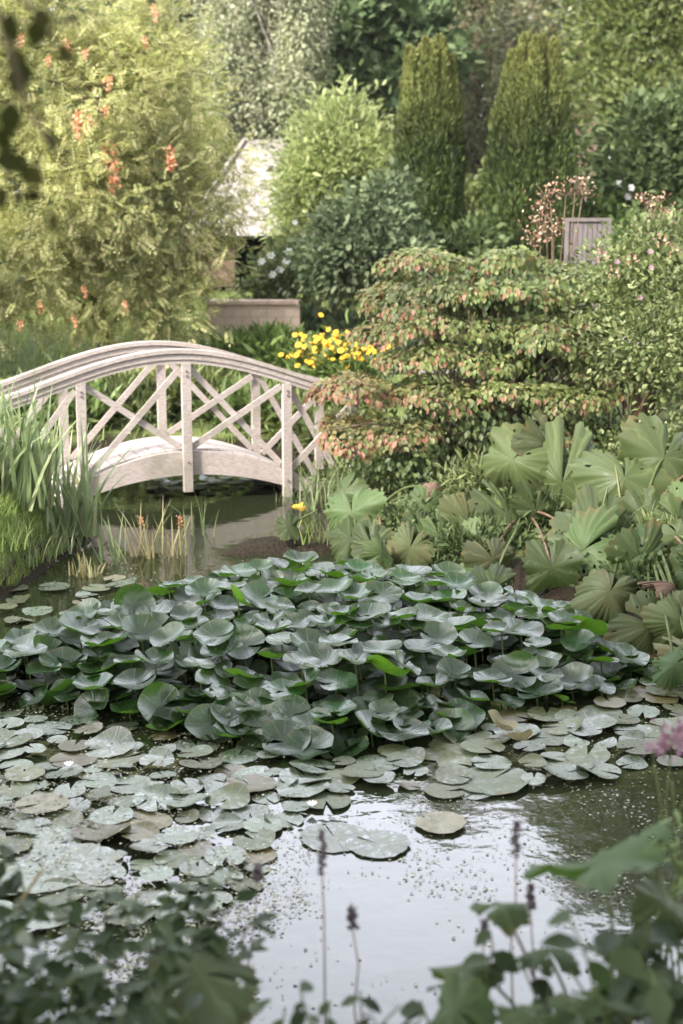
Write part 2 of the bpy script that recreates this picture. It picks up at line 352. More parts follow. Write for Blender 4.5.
bp = N('Bump'); bp.inputs['Strength'].default_value = .7; bp.inputs['Distance'].default_value = .03; L(n2.outputs[0], bp.inputs['Height']); L(bp.outputs[0], b.inputs['Normal']); b.inputs['Specular IOR Level'].default_value = .08
M['ground'] = m

m, nt, b, N, L = nodes('pond_water')
b.inputs['Base Color'].default_value = (.013,.017,.007,1); b.inputs['Roughness'].default_value = .03; b.inputs['IOR'].default_value = 1.45
g = N('NewGeometry'); n1 = N('TexNoise'); n1.inputs['Scale'].default_value = 7; n1.inputs['Detail'].default_value = 3; L(g.outputs['Position'], n1.inputs[0])
n2 = N('TexNoise'); n2.inputs['Scale'].default_value = 1.7; L(g.outputs['Position'], n2.inputs[0])
ad = N('Math', operation='MULTIPLY_ADD'); L(n2.outputs[0], ad.inputs[0]); ad.inputs[1].default_value = 2; L(n1.outputs[0], ad.inputs[2])
bp = N('Bump'); bp.inputs['Strength'].default_value = .12; bp.inputs['Distance'].default_value = .02; L(ad.outputs[0], bp.inputs['Height']); L(bp.outputs[0], b.inputs['Normal'])
M['water'] = m

# ------------------------------------------------------------------ terrain and water
POND = np.array([(-4.6,2.9),(-2,2.75),(0,2.8),(1.7,2.9),(1.95,3.6),(1.75,4.6),(1.85,5.6),(1.80,6.2),(1.55,6.9),(1.22,7.5),(.95,8.1),(.62,8.7),(.30,9.2),(-.2,9.0),(-.78,8.98),(-.70,9.2),(-.15,9.45),(-.12,10.3),(-.30,11.0),(-.1,11.8),(.2,12.6),
                 (-.6,13.1),(-2.3,13.0),(-2.9,12.2),(-2.35,10.9),(-1.85,10.0),(-1.70,9.4),(-1.86,8.6),(-1.90,8.1),(-2.0,7.82),(-2.4,7.75),(-4.0,7.5),(-5.2,6)], float)
def sdf(x, y):
    x, y = np.asarray(x, float), np.asarray(y, float); d = np.full(x.shape, 1e9); ins = np.zeros(x.shape, bool)
    for i in range(len(POND)):
        a, c = POND[i], POND[(i+1) % len(POND)]; e = c-a
        t = np.clip(((x-a[0])*e[0]+(y-a[1])*e[1])/(e@e), 0, 1)
        d = np.minimum(d, np.hypot(x-a[0]-t*e[0], y-a[1]-t*e[1]))
        cr = ((a[1] > y) != (c[1] > y)) & (x < (c[0]-a[0])*(y-a[1])/(c[1]-a[1]+1e-12)+a[0]); ins ^= cr
    return np.where(ins, -d, d)
def sstep(a, b_, x):
    t = np.clip((x-a)/(b_-a), 0, 1); return t*t*(3-2*t)
def height(x, y):
    x, y = np.asarray(x, float), np.asarray(y, float); d = sdf(x, y)
    base = .05+.06*sstep(0, .3, d)+.22*sstep(.2, 1.6, d)
    left = sstep(-1.75, -2.0, x)*sstep(7, 7.8, y)*sstep(9.6, 8.6, y)
    base = np.where(d > 0, base*(1-left)+left*(.10+.30*sstep(0, .25, d)), base)
    far = .055*np.clip(y-12.5, 0, 14) + .16*np.clip(x-1.2, 0, 3)*sstep(8, 12, y)
    near = .12*sstep(2.8, 1.5, y)
    out = base+far+near + .03*np.sin(x*1.7+y*.9)*sstep(.3, 2, d)
    return np.where(d > 0, out*sstep(-.02, .12, d)+.015, -.5*sstep(0, .35, -d)+.015*(1-sstep(0, .03, -d)))

def axis(fine, lo, hi, step, far):
    a = np.arange(lo, hi, step); k = np.geomspace(1, far, 26)-1
    return np.concatenate([(lo-k[1:])[::-1], a, hi+k])
gx, gy = axis(0, -6, 6, .08, 300), axis(0, .5, 18, .08, 300)
X, Y = np.meshgrid(gx, gy); Z = height(X, Y)
nx, ny = len(gx), len(gy); idx = np.arange(nx*ny).reshape(ny, nx)
q = np.stack([idx[:-1,:-1], idx[:-1,1:], idx[1:,1:], idx[1:,:-1]], -1).reshape(-1, 4)
tag(link('ground', mesh_tris('ground', np.stack([X, Y, Z], -1).reshape(-1, 3), q, M['ground'], smooth=True)), kind='structure')
wv = np.array([(-5.4,2.4,0),(2.4,2.4,0),(2.4,13.4,0),(-5.4,13.4,0)], float)
tag(link('water', mesh_tris('water', wv, np.array([[0,1,2,3]]), M['water'])), kind='structure')
def gz(x, y): return float(height(np.array([x]), np.array([y]))[0])

# ------------------------------------------------------------------ generic plants
def lobe_points(lobes, n, r, shell=(.72, 1.0), keep_in=.55):
    """points near the surface of a union of ellipsoids, with outward normals"""
    c = np.array([l[0] for l in lobes], float); R = np.array([l[1] if np.ndim(l[1]) else (l[1],)*3 for l in lobes], float)
    wts = (R[:,0]*R[:,2]+R[:,1]*R[:,2]+R[:,0]*R[:,1]); k = r.choice(len(lobes), size=n*2, p=wts/wts.sum())
    u = unit(r.normal(size=(n*2, 3))); t = r.uniform(shell[0], shell[1], size=(n*2, 1))
    p = c[k]+u*R[k]*t
    q = np.linalg.norm((p[:,None]-c[None])/R[None], axis=-1); q[np.arange(len(k)), k] = 9
    ok = q.min(1) > keep_in
    p, nn = p[ok][:n], unit(u/R[k])[ok][:n]
    return p, nn

def crown_mesh(name, lobes, n_cl, per, spread, tpl, size, mat, r, out=.6, up=.2, droop=0., shell=(.72,1.), tintf=None, flat=1.0, wid=1.0, nup=.7, nout=.3):
    p, nn = lobe_points(lobes, n_cl, r, shell)
    P = np.repeat(p, per, 0); D = np.repeat(nn, per, 0); n = len(P)
    off = r.normal(size=(n, 3))*np.asarray(spread); off[:,2] *= flat
    pos = P+off
    d = D*out + np.array((0,0,up-droop)) + r.normal(size=(n,3))*.45 + unit(off)*.35
    nr = np.array((0,0,nup)) + D*nout + r.normal(size=(n,3))*.45
    s = size*r.uniform(.65, 1.3, n)
    v, f = scatter(tpl, pos, d, nr, s, wid)
    tint = None
    if tintf is not None: tint = np.repeat(np.clip(tintf(pos, D, r), 0, 1), len(tpl[0]))
    return mesh_tris(name, v, f, mat, tint=tint), p

def curve_pts(a, b, n, sag=0., jit=0., r=rng):
    t = np.linspace(0, 1, n)[:,None]; a, b = np.array(a, float), np.array(b, float)
    p = a*(1-t)+b*t; p[:,2] += sag*np.sin(np.pi*t[:,0]); 
    if jit: p[1:-1] += r.normal(size=(n-2, 3))*jit
    return p

def trunk_mesh(name, base, top, r0, tips, mat, r, fork=.4):
    g = Geo(); base = np.array(base, float); top = np.array(top, float)
    ax = curve_pts(base-np.array((0,0,.15)), top, 9, 0, .05*np.linalg.norm(top-base)/6, r)
    g.tube(ax, np.linspace(r0, r0*.22, 9)*np.array([1.25]+[1]*8), 9)
    for tp in tips:
        h = np.clip((tp[2]-base[2])/(top[2]-base[2])-.18, fork*.4, .95)
        k = h*8; i = int(min(7, k)); a = ax[i]*(1-(k-i))+ax[i+1]*(k-i)
        g.tube(curve_pts(a, tp, 5, .06*np.linalg.norm(tp-a), .03*np.linalg.norm(tp-a), r), np.linspace(r0*.32*(1-h*.5), r0*.05, 5), 5)
    return g.mesh(name, mat, True)

def tree(name, label, cat, base, top, r0, lobes, n_cl, per, spread, tpl, size, mat, bark='bark', seed=0, limbs=14, group=None, **kw):
    r = np.random.default_rng(seed+100)
    base = np.array(base, float)
    t = empty(name, base, label, cat, group)
    me, p = crown_mesh('crown', lobes, n_cl, per, spread, tpl, size, M[mat], r, **kw)
    tips = p[r.choice(len(p), min(limbs, len(p)), replace=False)]
    link('trunk', trunk_mesh('trunk', base, top, r0, tips, M[bark], r), t)
    link('crown', me, t)
    return t

def blades(bases, h, w, lean, bend, r, seg=6):
    """grass-like strips: arrays of base points, heights, widths"""
    n = len(bases); h = np.broadcast_to(h, (n,)); w = np.broadcast_to(w, (n,)); lean = np.broadcast_to(lean, (n,)); bend = np.broadcast_to(bend, (n,))
    az = r.uniform(0, 2*np.pi, n); dh = np.stack([np.cos(az), np.sin(az), 0*az], -1)
    fa = az+np.pi/2+r.normal(size=n)*.5; sd = np.stack([np.cos(fa), np.sin(fa), 0*az], -1)
    t = np.linspace(0, 1, seg+1)
    ang = lean[:,None]+bend[:,None]*t[None]**1.6            # angle from vertical
    dx = np.cumsum(np.sin(ang), 1)/seg; dz = np.cumsum(np.cos(ang), 1)/seg
    dx -= dx[:,:1]; dz -= dz[:,:1]
    c = bases[:,None]+h[:,None,None]*(dx[...,None]*dh[:,None]+dz[...,None]*np.array((0,0,1)))
    wid = (w[:,None]*np.minimum(1, (1-t)[None]**.6*1.15)*.5)[...,None]
    v = np.stack([c-sd[:,None]*wid, c+sd[:,None]*wid], 2).reshape(n, -1, 3)
    k = np.arange(seg); fq = np.stack([2*k, 2*k+1, 2*k+3, 2*k+2], -1)
    f = fq[None]+(np.arange(n)*(2*seg+2))[:,None,None]
    return v.reshape(-1, 3), f.reshape(-1, 4)

def blade_clump(name, label, cat, base, n, rad, h, w, mat, seed, lean=(.02,.35), bend=(.0,1.2), group=None):
    r = np.random.default_rng(seed+500)
    a, q = r.uniform(0, 2*np.pi, n), rad*np.sqrt(r.uniform(0, 1, n))
    b_ = np.stack([base[0]+q*np.cos(a), base[1]+q*np.sin(a), np.full(n, base[2])], -1)
    v, f = blades(b_, h*r.uniform(.55, 1.1, n), w*r.uniform(.7, 1.2, n), r.uniform(*lean, n), r.uniform(*bend, n)*r.uniform(.2, 1, n), r)
    o = link(name, mesh_tris(name, v-np.array(base), f, M[mat], smooth=True)); o.location = tuple(base)
    return tag(o, label, cat, group)

def shrub(name, label, cat, base, lobes, n_cl, per, spread, tpl, size, mat, seed, stems=9, bark='redstem', stem_r=.012, group=None, **kw):
    r = np.random.default_rng(seed+900); base = np.array(base, float)
    t = empty(name, base, label, cat, group)
    me, p = crown_mesh('foliage', lobes, n_cl, per, spread, tpl, size, M[mat], r, **kw)
    link('foliage', me, t)
    g = Geo()
    for i in r.choice(len(p), min(stems, len(p)), replace=False):
        b0 = base+np.array((*r.normal(size=2)*.06, -.05)); g.tube(curve_pts(b0, p[i], 6, .05, .02, r), np.linspace(stem_r, stem_r*.35, 6), 5)
    link('stem', g.mesh('stem', M[bark], True), t)
    return t

def blossom_mesh(name, mat, petals=5, cup=.2):
    v = [(0,0,0)]; f = []
    for i in range(petals):
        a = 2*math.pi*i/petals; k = len(v)
        for da, rr, z in ((-.42,.7,cup*.7),(-.16,1,cup),(.16,1,cup),(.42,.7,cup*.7)): v.append((rr*math.cos(a+da), rr*math.sin(a+da), z))
        f += [(0,k,k+1),(0,k+1,k+2),(0,k+2,k+3)]
    return mesh_tris(name, np.array(v), np.array(f), mat)

def put(name, me, parent, p, size, d=(0,0,1), label=None):
    """a small shared mesh as a part of a thing at world point p"""
    o = bpy.data.objects.new(name, me); COL.objects.link(o)
    if parent is not None: o.parent = parent; p = np.array(p)-np.array(parent.location)
    o.location = tuple(p); o.scale = (size,)*3; o.rotation_euler = Vector(d).to_track_quat('Z', 'Y').to_euler()
    if label: o['label'] = label
    return o

def ell(px, py, Yd, rx, ry, rd):
    """ellipsoid whose outline spans rx, ry pixels at distance Yd"""
    c = at(px, py, Yd); k = Yd/F_PX
    return (tuple(c), (rx*k, rd, ry*k))

# ------------------------------------------------------------------ the arched footbridge
BO = np.array((-1.19, 10.8, 0.)); BU = unit((.94, .34, 0)); BW = np.array((-BU[1], BU[0], 0)); BWID = .80
def brail(s): return .74+.41*.5*(1+math.cos(math.pi*max(-1, min(1, (s+.08)/1.9))))
def bdeck(s): return .40-.30*s*s
def bpt(s, z, w=0.): return BO+BU*s+BW*w+np.array((0,0,z))
br = empty('footbridge', (BO[0], BO[1], 0), 'pale weathered arched timber footbridge with crossed lattice railings over the pond', 'bridge')
for w in (0, BWID):
    ss = np.linspace(-2.0, 1.42, 44); g = Geo()
    g.sweep([bpt(s, brail(s)+.018, w) for s in ss], .105, .030, BW)
    g.sweep([bpt(s, brail(s)-.024, w) for s in ss], .078, .040, BW)
    g.sweep([bpt(s, brail(s)-.062, w) for s in ss], .060, .028, BW)
    link('handrail', g.mesh('handrail', M['bridge']), br)
    ss = np.linspace(-1.25, 1.35, 40); g = Geo()
    ww = w + (-.01 if w else .01); v = []; f = []
    for s in ss:
        zt = bdeck(s); zb = .215-.215*s*s if abs(s) < 1.3 else bdeck(s)-.1
        zb = max(zb, -.25); zb = min(zb, zt-.1)
        for dw in (-.022, .022):
            v += [bpt(s, zb, ww+dw), bpt(s, zt, ww+dw)]
    n = len(ss)
    for i in range(n-1):
        a, c = 4*i, 4*i+4
        f += [(a, c, c+1, a+1), (a+3, c+3, c+2, a+2), (a+1, c+1, c+3, a+3), (a, a+2, c+2, c)]
    f += [(0,1,3,2), (4*n-4, 4*n-2, 4*n-1, 4*n-3)]
    g.add(v, f); link('arch_beam', g.mesh('arch_beam', M['bridge']), br)
    for i in (-2, -1, 0, 1, 1.7):
        s = .8*i; zb = {-2: -.1, -1: .0, 0: .09, 1: -.12, 1.7: .05}[i]
        side = -1 if w == 0 else 1; g = Geo()
        g.bar(bpt(s, zb, w+side*.028), bpt(s, brail(s)-.075, w+side*.028), .068, .05, BU)
        link('post', g.mesh('post', M['bridge']), br)
    for i in range(-2, 2):
        s0, s1 = .8*i+.04, (.8*i+.76 if i < 1 else 1.33)
        lo0, lo1, hi0, hi1 = bdeck(s0)+.03, bdeck(s1)+.03, brail(s0)-.11, brail(s1)-.11
        lo0, lo1 = max(lo0, -.02), max(lo1, -.02)
        for A, B, off in (((s0, hi0), (s1, lo1), .0125), ((s0, lo0), (s1, hi1), -.0125)):
            g = Geo(); g.bar(bpt(A[0], A[1], w+off), bpt(B[0], B[1], w+off), .020, .047, BW)
            link('lattice_brace', g.mesh('lattice_brace', M['bridge']), br)
gb = Geo(); gb.tube([(0,0,0),(0,0,.008)], .009, 8); bolt = gb.mesh('bolt', M['greywood'], False)
for i in (-2, -1, 0, 1):
    for dz in (-.11, -.03): put('bolt', bolt, br, bpt(.8*i, brail(.8*i)-.12+dz*.4, -.0535), 1, tuple(-BW))
    if i > -2: put('bolt', bolt, br, bpt(.8*i, bdeck(.8*i)-.08, -.0535), 1, tuple(-BW))
    if i < 1: put('bolt', bolt, br, bpt(.8*i+.4, (brail(.8*i+.4)-.11+bdeck(.8*i+.4)+.03)/2+.01, -.0225), .8, tuple(-BW))
g = Geo(); ss = np.arange(-1.25, 1.36, .105)
for s in ss:
    a, c = bpt(s-.048, bdeck(s-.048)+.012, .04), bpt(s+.048, bdeck(s+.048)+.012, .04); dn = np.array((0,0,-.028)); e = BW*(BWID-.08)
    g.hexa([a+dn, c+dn, c+dn+e, a+dn+e, a, c, c+e, a+e])
link('deck', g.mesh('deck', M['deck']), br)

# ------------------------------------------------------------------ lily leaves and pads
def pad_mesh(name, mats, r, cup, wave, curl, notch=.17, rings=6, seg=30, asp=1.0, torn=0.):
    ph, k1 = r.uniform(0, 6.28, 3), r.integers(3, 6)
    c0, c1 = r.uniform(0, 6.28), r.uniform(0, 6.28); v = [(0, 0, 0)]; uv = [(.5, .5)]; f = []
    rr = np.linspace(0, 1, rings+1)[1:]**.85; an = np.linspace(-math.pi+notch, math.pi-notch, seg+1)
    for q in rr:
        for a in an:
            lob = 1-.10*math.exp(-((math.pi-abs(a)-notch)/.25)**2)+.025*math.sin(3*a+ph[0])+torn*math.sin(11*a+ph[1])*r.uniform(-.2, 1)
            R = q*lob; x, y = R*math.sin(a)/asp, R*math.cos(a)*asp
            z = cup*q*q*(1+.35*math.cos(a-c1)) + wave*q**3*math.sin(k1*a+ph[2]) + curl*max(0, q*math.cos(a-c0)-.35)**2 - .25*curl*max(0, q*math.cos(a-c0+2.4)-.5)**2
            z -= .10*math.exp(-(x/.16)**2)*q*(.4 if y > 0 else 1)*(1 if cup > .02 else .1)
            v.append((x, y, z)); uv.append((.5+.5*R*math.sin(a), .5+.5*R*math.cos(a)))
    m_ = seg+1
    for i in range(seg): f.append((0, 1+i+1, 1+i))
    for j in range(rings-1):
        for i in range(seg):
            a = 1+j*m_+i; f += [(a, a+1, a+m_+1), (a, a+m_+1, a+m_)]
    f = np.array(f); v = np.array(v)
    n = np.cross(v[f[:,1]]-v[f[:,0]], v[f[:,2]]-v[f[:,0]]); fl = n[:,2] < 0; f[fl] = f[fl][:, ::-1]
    return mesh_tris(name, v, f, mats, uv=np.array(uv), smooth=True)

M['raised'] = pad_material('raised_lily_leaf', (.015,.036,.008), (.075,.17,.012), (.026,.045,.015), .27, .22, .5, sheen=.75)
M['under'] = pad_material('shade_toned_lily_leaf', (.012,.030,.006), (.04,.10,.008), (.016,.03,.01), .42, .2, .4, sheen=.4)  # darker, duller copy of the raised leaf, with the clump's inner shade in its colour
M['float'] = pad_material('floating_lily_pad', (.040,.060,.030), (.07,.09,.035), (.11,.115,.05), .26, .05, .9, scale=9, rmin=.6, rmax=2.4, sheen=1.0)
M['floatolive'] = pad_material('olive_lily_pad', (.050,.062,.026), (.06,.07,.025), (.105,.105,.045), .32, .05, .95, scale=7, rmin=.6, rmax=2.4)
M['floatyel'] = pad_material('yellowing_lily_pad', (.13,.12,.06), (.11,.10,.05), (.07,.07,.035), .4, .1, .9, scale=4)
M['floatbrown'] = pad_material('brown_lily_pad', (.065,.052,.018), (.06,.045,.02), (.07,.075,.03), .35, .05, .9, scale=4)

r = np.random.default_rng(21)
raised = [pad_mesh('lily_leaf', M['raised'], r, r.uniform(.10, .40), r.uniform(.03, .11), r.uniform(-.3, .6), r.uniform(.1, .3), asp=r.uniform(1.0, 1.13)) for _ in range(20)]
g = Geo(); g.tube([(0,0,-1),(0.02,0.01,-.5),(0,0,0)], [.0045,.0042,.004], 5); stalk_me = g.mesh('stalk', M['stem'], True)

def inside(poly, x, y):
    c = False; n = len(poly)
    for i in range(n):
        (x1, y1), (x2, y2) = poly[i], poly[(i+1) % n]
        if (y1 > y) != (y2 > y) and x < (x2-x1)*(y-y1)/(y2-y1)+x1: c = not c
    return c
CLUMP_PX = [(-60,690),(-10,660),(60,636),(150,601),(250,586),(350,580),(480,594),(580,625),(645,668),(655,685),(600,706),(520,716),(460,735),(400,752),(330,760),(240,750),(130,728),(40,712),(-60,712)]
CLUMP = [tuple(on_z(a, b)[:2]) for a, b in CLUMP_PX]
def edge_d(poly, x, y):
    d = 9
    for i in range(len(poly)):
        a, c = np.array(poly[i]), np.array(poly[(i+1) % len(poly)]); e = c-a
        t = np.clip(np.dot((x-a[0], y-a[1]), e)/np.dot(e, e), 0, 1); d = min(d, math.hypot(x-a[0]-t*e[0], y-a[1]-t*e[1]))
    return d
xs, ys = [p[0] for p in CLUMP], [p[1] for p in CLUMP]
cym0 = np.mean(ys)-.4; pts = []; tries = 0
while len(pts) < 296 and tries < 60000:
    tries += 1
    x, y = r.uniform(min(xs), max(xs)), r.uniform(min(ys), max(ys))
    if not inside(CLUMP, x, y): continue
    dm = (.125 if tries < 8000 else .096)*(.8 if edge_d(CLUMP, x, y) < .3 and y < cym0 else 1)
    if all((x-a)**2+(y-b_)**2 > dm**2 for a, b_, *_ in pts): pts.append((x, y))
cxm, cym = np.mean(xs), np.mean(ys)
def raised_label(px, py, e, tilt, front):
    look = 'steeply tilted glossy' if tilt > .55 else 'gently cupped dark green' if tilt > .25 else 'level grey-green'
    if front and px < 230: w = 'at the near edge below the iris clump'
    elif front and px < 460: w = 'at the near edge beside the open water'
    elif front: w = 'at the near edge beside the yellowing floating pads'
    elif py < 615 and px < 330: w = 'at the far edge below the bridge'
    elif py < 625: w = 'at the far edge below the big drooping leaves'
    elif px < 170: w = 'inside the clump below the iris bank'
    elif px < 420: w = 'in the middle of the raised clump'
    else: w = 'inside the clump beside the bank of drooping leaves'
    return f'{look} raised lily leaf {w}'
for x, y in pts:
    e = edge_d(CLUMP, x, y); px, py = pix(x, y, 0)
    dome = min(1, e/.45)
    z = .012+.165*dome**.75+r.uniform(-.03, .075)*(.3+.7*dome)
    size = r.uniform(.074, .106)*(1.0 if r.random() > .15 else .8)
    front = py > 690 and e < .38
    out = unit(np.array((x-cxm, y-cym, 0)))
    lean = r.normal(0, .20, 2); edge = max(0, 1-e/.35)
    nrm = unit(np.array((lean[0]+out[0]*edge*.35, lean[1]+out[1]*edge*.55-.17, 1.0)))
    if r.random() < .13: nrm = unit(np.array((r.normal(0, .7), r.normal(-.1, .55), .75)))
    yaw = r.uniform(0, 6.28); d = np.array((math.cos(yaw), math.sin(yaw), 0))
    R = frames(d[None], nrm[None])[0]
    o = bpy.data.objects.new('lily_leaf', raised[r.integers(len(raised))]); COL.objects.link(o)
    mw = Matrix([list(R[i]*size)+[(x, y, z)[i]] for i in range(3)]+[[0,0,0,1]]); o.matrix_world = mw
    tag(o, raised_label(px, py-40, e, math.acos(nrm[2]), front), 'lily leaf', 'lily leaves standing out of the water in the big clump')
    k = bpy.data.objects.new('stalk', stalk_me); COL.objects.link(k); k.parent = o
    mc = Matrix.Translation((x, y, z-.003)) @ Matrix.Diagonal((1, 1, z+.25, 1))
    k.matrix_local = mw.inverted() @ mc
# leaves deep in the clump, too hidden to count
r = np.random.default_rng(33); gv, gf = [], []; k0 = 0; uvs = []
src = raised[3]; sv = np.zeros(len(src.vertices)*3); src.vertices.foreach_get('co', sv); sv = sv.reshape(-1, 3)
sf = np.array([tuple(p.vertices) for p in src.polygons]); su = np.zeros((len(sv), 2)); su[:] = .5+.45*sv[:, :2]
n = 0
while n < 560:
    x, y = r.uniform(min(xs), max(xs)), r.uniform(min(ys), max(ys))
    if not inside(CLUMP, x, y) or edge_d(CLUMP, x, y) < .07: continue
    R = frames(unit(r.normal(size=(1, 3))*(1,1,.1)), np.array([[r.normal(0,.3), r.normal(-.1,.3), 1.]]))[0]
    gv.append(sv*r.uniform(.075, .105) @ R.T+np.array((x, y, r.uniform(.012, .03+.15*min(1, edge_d(CLUMP, x, y)/.45))))); gf.append(sf+k0); uvs.append(su); k0 += len(sv); n += 1
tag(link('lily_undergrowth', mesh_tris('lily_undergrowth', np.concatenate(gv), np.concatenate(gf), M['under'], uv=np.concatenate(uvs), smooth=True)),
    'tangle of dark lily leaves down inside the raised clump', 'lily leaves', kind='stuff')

# floating pads
r = np.random.default_rng(44)
flats = [pad_mesh('lily_pad', M['float'], r, r.uniform(0, .03), r.uniform(.0, .025), r.uniform(0, .12) if i < 8 else r.uniform(.3, .8), r.uniform(.06, .22), 5, 30, r.uniform(1.0, 1.1), (.012, .03, .06)[i % 3]) for i in range(15)]
def recol(me, mat):
    c = me.copy(); c.materials.clear(); c.materials.append(mat); return c
flat_kinds = {'float': flats, 'floatolive': [recol(m_, M['floatolive']) for m_ in flats], 'floatyel': [recol(m_, M['floatyel']) for m_ in flats[:6]], 'floatbrown': [recol(m_, M['floatbrown']) for m_ in flats[:12]]}
LOOK = {'float': 'grey-green', 'floatolive': 'speckled olive', 'floatyel': 'yellowing', 'floatbrown': 'browned'}
REG = [([(-60,700),(130,730),(260,752),(330,762),(400,756),(470,735),(520,718),(600,708),(655,684),(660,650),(700,640),(700,765),(600,778),(520,788),(470,795),(420,790),(385,780),(350,800),(310,805),(270,835),(250,890),(215,920),(-60,930)], 222, .116, 0),
       ([(-30,590),(60,588),(140,575),(60,630),(-10,655),(-60,680)], 22, .14, 1),
       ([(150,480),(285,478),(290,492),(160,496)], 26, .16, 2), ([(-280,700),(-60,700),(-60,940),(-250,900)], 40, .15, 3)]
placed = []
def lay_pad(x, y, size, kind, label, mi=None, tilt=.02):
    me = flat_kinds[kind]; mi = r.integers(len(me)) if mi is None else mi
    o = bpy.data.objects.new('lily_pad', me[mi]); COL.objects.link(o)
    o.location = (x, y, .004+.0035*(len(placed) % 7)+r.uniform(0, .001)); o.scale = (size, size, size)
    o.rotation_euler = (r.normal(0, tilt), r.normal(0, tilt), r.uniform(0, 6.28))
    tag(o, label, 'lily pad', 'lily pads floating flat on the pond'); placed.append((x, y, size))
    return o
SPECIAL = [(335,838,.125,'float','large flat grey lily pad alone on the pale open water, its notch open'), (378,846,.11,'float','broad thin grey lily pad floating beside the lone large pad'),
           (492,782,.15,'floatolive','olive lily pad lying apart on the dark water below the drooping leaves'), (440,826,.09,'floatyel','small yellowish lily pad at the border of dark and pale water'),
           (70,872,.17,'float','broad pale lily pad below the browned pads near the leafy bank plants'), (45,880,.14,'float','second broad pale pad almost hidden by the leafy bank plants')]
for px, py, sz, kd, lb in SPECIAL:
    p = on_z(px, py); lay_pad(p[0], p[1], sz, kd, lb, mi=2)
for poly, num, dm, zone in REG:
    x0, x1 = min(p[0] for p in poly), max(p[0] for p in poly); y0, y1 = min(p[1] for p in poly), max(p[1] for p in poly); c = 0; tr = 0
    while c < num and tr < 30000:
        tr += 1
        px, py = r.uniform(x0, x1), r.uniform(y0, y1)
        if not inside(poly, px, py): continue
        p = on_z(px, py)
        if any((p[0]-a)**2+(p[1]-b_)**2 < (dm*(1 if tr < 15000 else .8))**2 for a, b_, _ in placed): continue
        sz = r.choice((.045,.055,.066,.076,.088,.102)) * r.uniform(.92, 1.08) if zone == 0 else r.uniform(.06, .1)
        u = r.random()
        kd = 'float' if u < .64 else 'floatolive' if u < .90 else 'floatyel' if u < .925 else 'floatbrown'
        if zone == 0 and px > 370 and kd == 'float' and r.random() < .5: kd = 'floatolive'
        mi = r.integers(len(flat_kinds[kd])); up = mi >= 8
        if zone == 1: w = 'in the shaded corner below the grass bank'
        elif zone == 2: w = 'under the arch of the bridge'
        elif zone == 3: w = 'on the open pond past the grass bank'
        elif px < 130 and py > 800: w = 'in the mat behind the leafy bank plants'
        elif px < 250: w = 'in the mat below the raised clump'
        elif px < 400: w = 'at the edge of the pale open water'
        elif px < 560: w = 'between the raised clump and the dark water'
        else: w = 'beside the bank with drooping leaves'
        lay_pad(p[0], p[1], sz, kd, f"{LOOK[kd]} lily pad {'with one curled edge ' if up else 'lying flat '}{w}", mi, .03 if not up else .06); c += 1

# duckweed crumbs and petals on the water
r = np.random.default_rng(55); P = []
while len(P) < 17000:
    px, py = r.uniform(-40, 720), r.uniform(560, 1010); p = on_z(px, py)
    if p[0] > 1.6 or p[0] < -4.2: continue
    u = r.random(); dens = .035
    if px < 275+45*math.sin(py*.031)+25*math.sin(py*.11+px*.05)+r.normal(0, 22) and py > 700: dens = 1.3
    elif px > 400 and 690 < py < 900: dens = .35
    elif py < 690: dens = .4
    k = math.sin(p[0]*5.1+1)*math.sin(p[1]*4.3)+math.sin(p[0]*11+p[1]*7)*.6
    if u < dens*(.55+.5*k): P.append((p[0], p[1], .0035 if r.random() < .55 or px > 300 else r.uniform(.022, .034)))
P = np.array(P); P = P[sdf(P[:,0], P[:,1]) < -.03]; n = len(P); a = r.uniform(0, 6.28, n)
v, f = scatter(L_DIA, P, np.stack([np.cos(a), np.sin(a), 0*a], -1), np.array((0,0,1.))+r.normal(size=(n,3))*.06, r.uniform(.004, .015, n), r.uniform(.7, 1.8, n))
M['weed'] = foliage('duckweed', [(0,(.03,.02,.012)),(.35,(.07,.065,.03)),(.7,(.17,.18,.09)),(1,(.30,.30,.21))], trans=0)
tag(link('duckweed', mesh_tris('duckweed', v, f, M['weed'])), 'scattered duckweed and leaf crumbs floating on the pond', 'duckweed', kind='stuff')

M['tan'] = foliage('tan_dry_leaf', [(0,(.15,.135,.075)),(1,(.21,.19,.11))], trans=.2, rough=.7)
# two upturned withered pads and a few white buds on the mat
for px, py, sz, lb in ((498,738,.07,'pale dried lily leaf folded upright among the olive pads'), (518,752,.06,'tan withered leaf lying flat beside the folded dry leaf')):
    p = on_z(px, py); me = recol(pad_mesh('lily_leaf', M['float'], r, .5, .12, .7), M['tan'])
    o = link('dry_leaf', me); o.location = (p[0], p[1], .05); o.scale = (sz,)*3; o.rotation_euler = (.5 if sz > .065 else .1, .2, 1.2); tag(o, lb, 'dry leaf')
bud = blossom_mesh('water_lily_flower', M['white'], 9, .9)
for px, py, lb in ((545,690,'small white water lily bud at the right end of the raised clump'), (312,812,'small white water lily flower at the edge of the open water'), (69,772,'white water lily flower on the mat of floating pads')):
    p = on_z(px, py); o = link('water_lily_flower', bud.copy()); o.location = (p[0], p[1], .02); o.scale = (.02,)*3; tag(o, lb, 'flower')

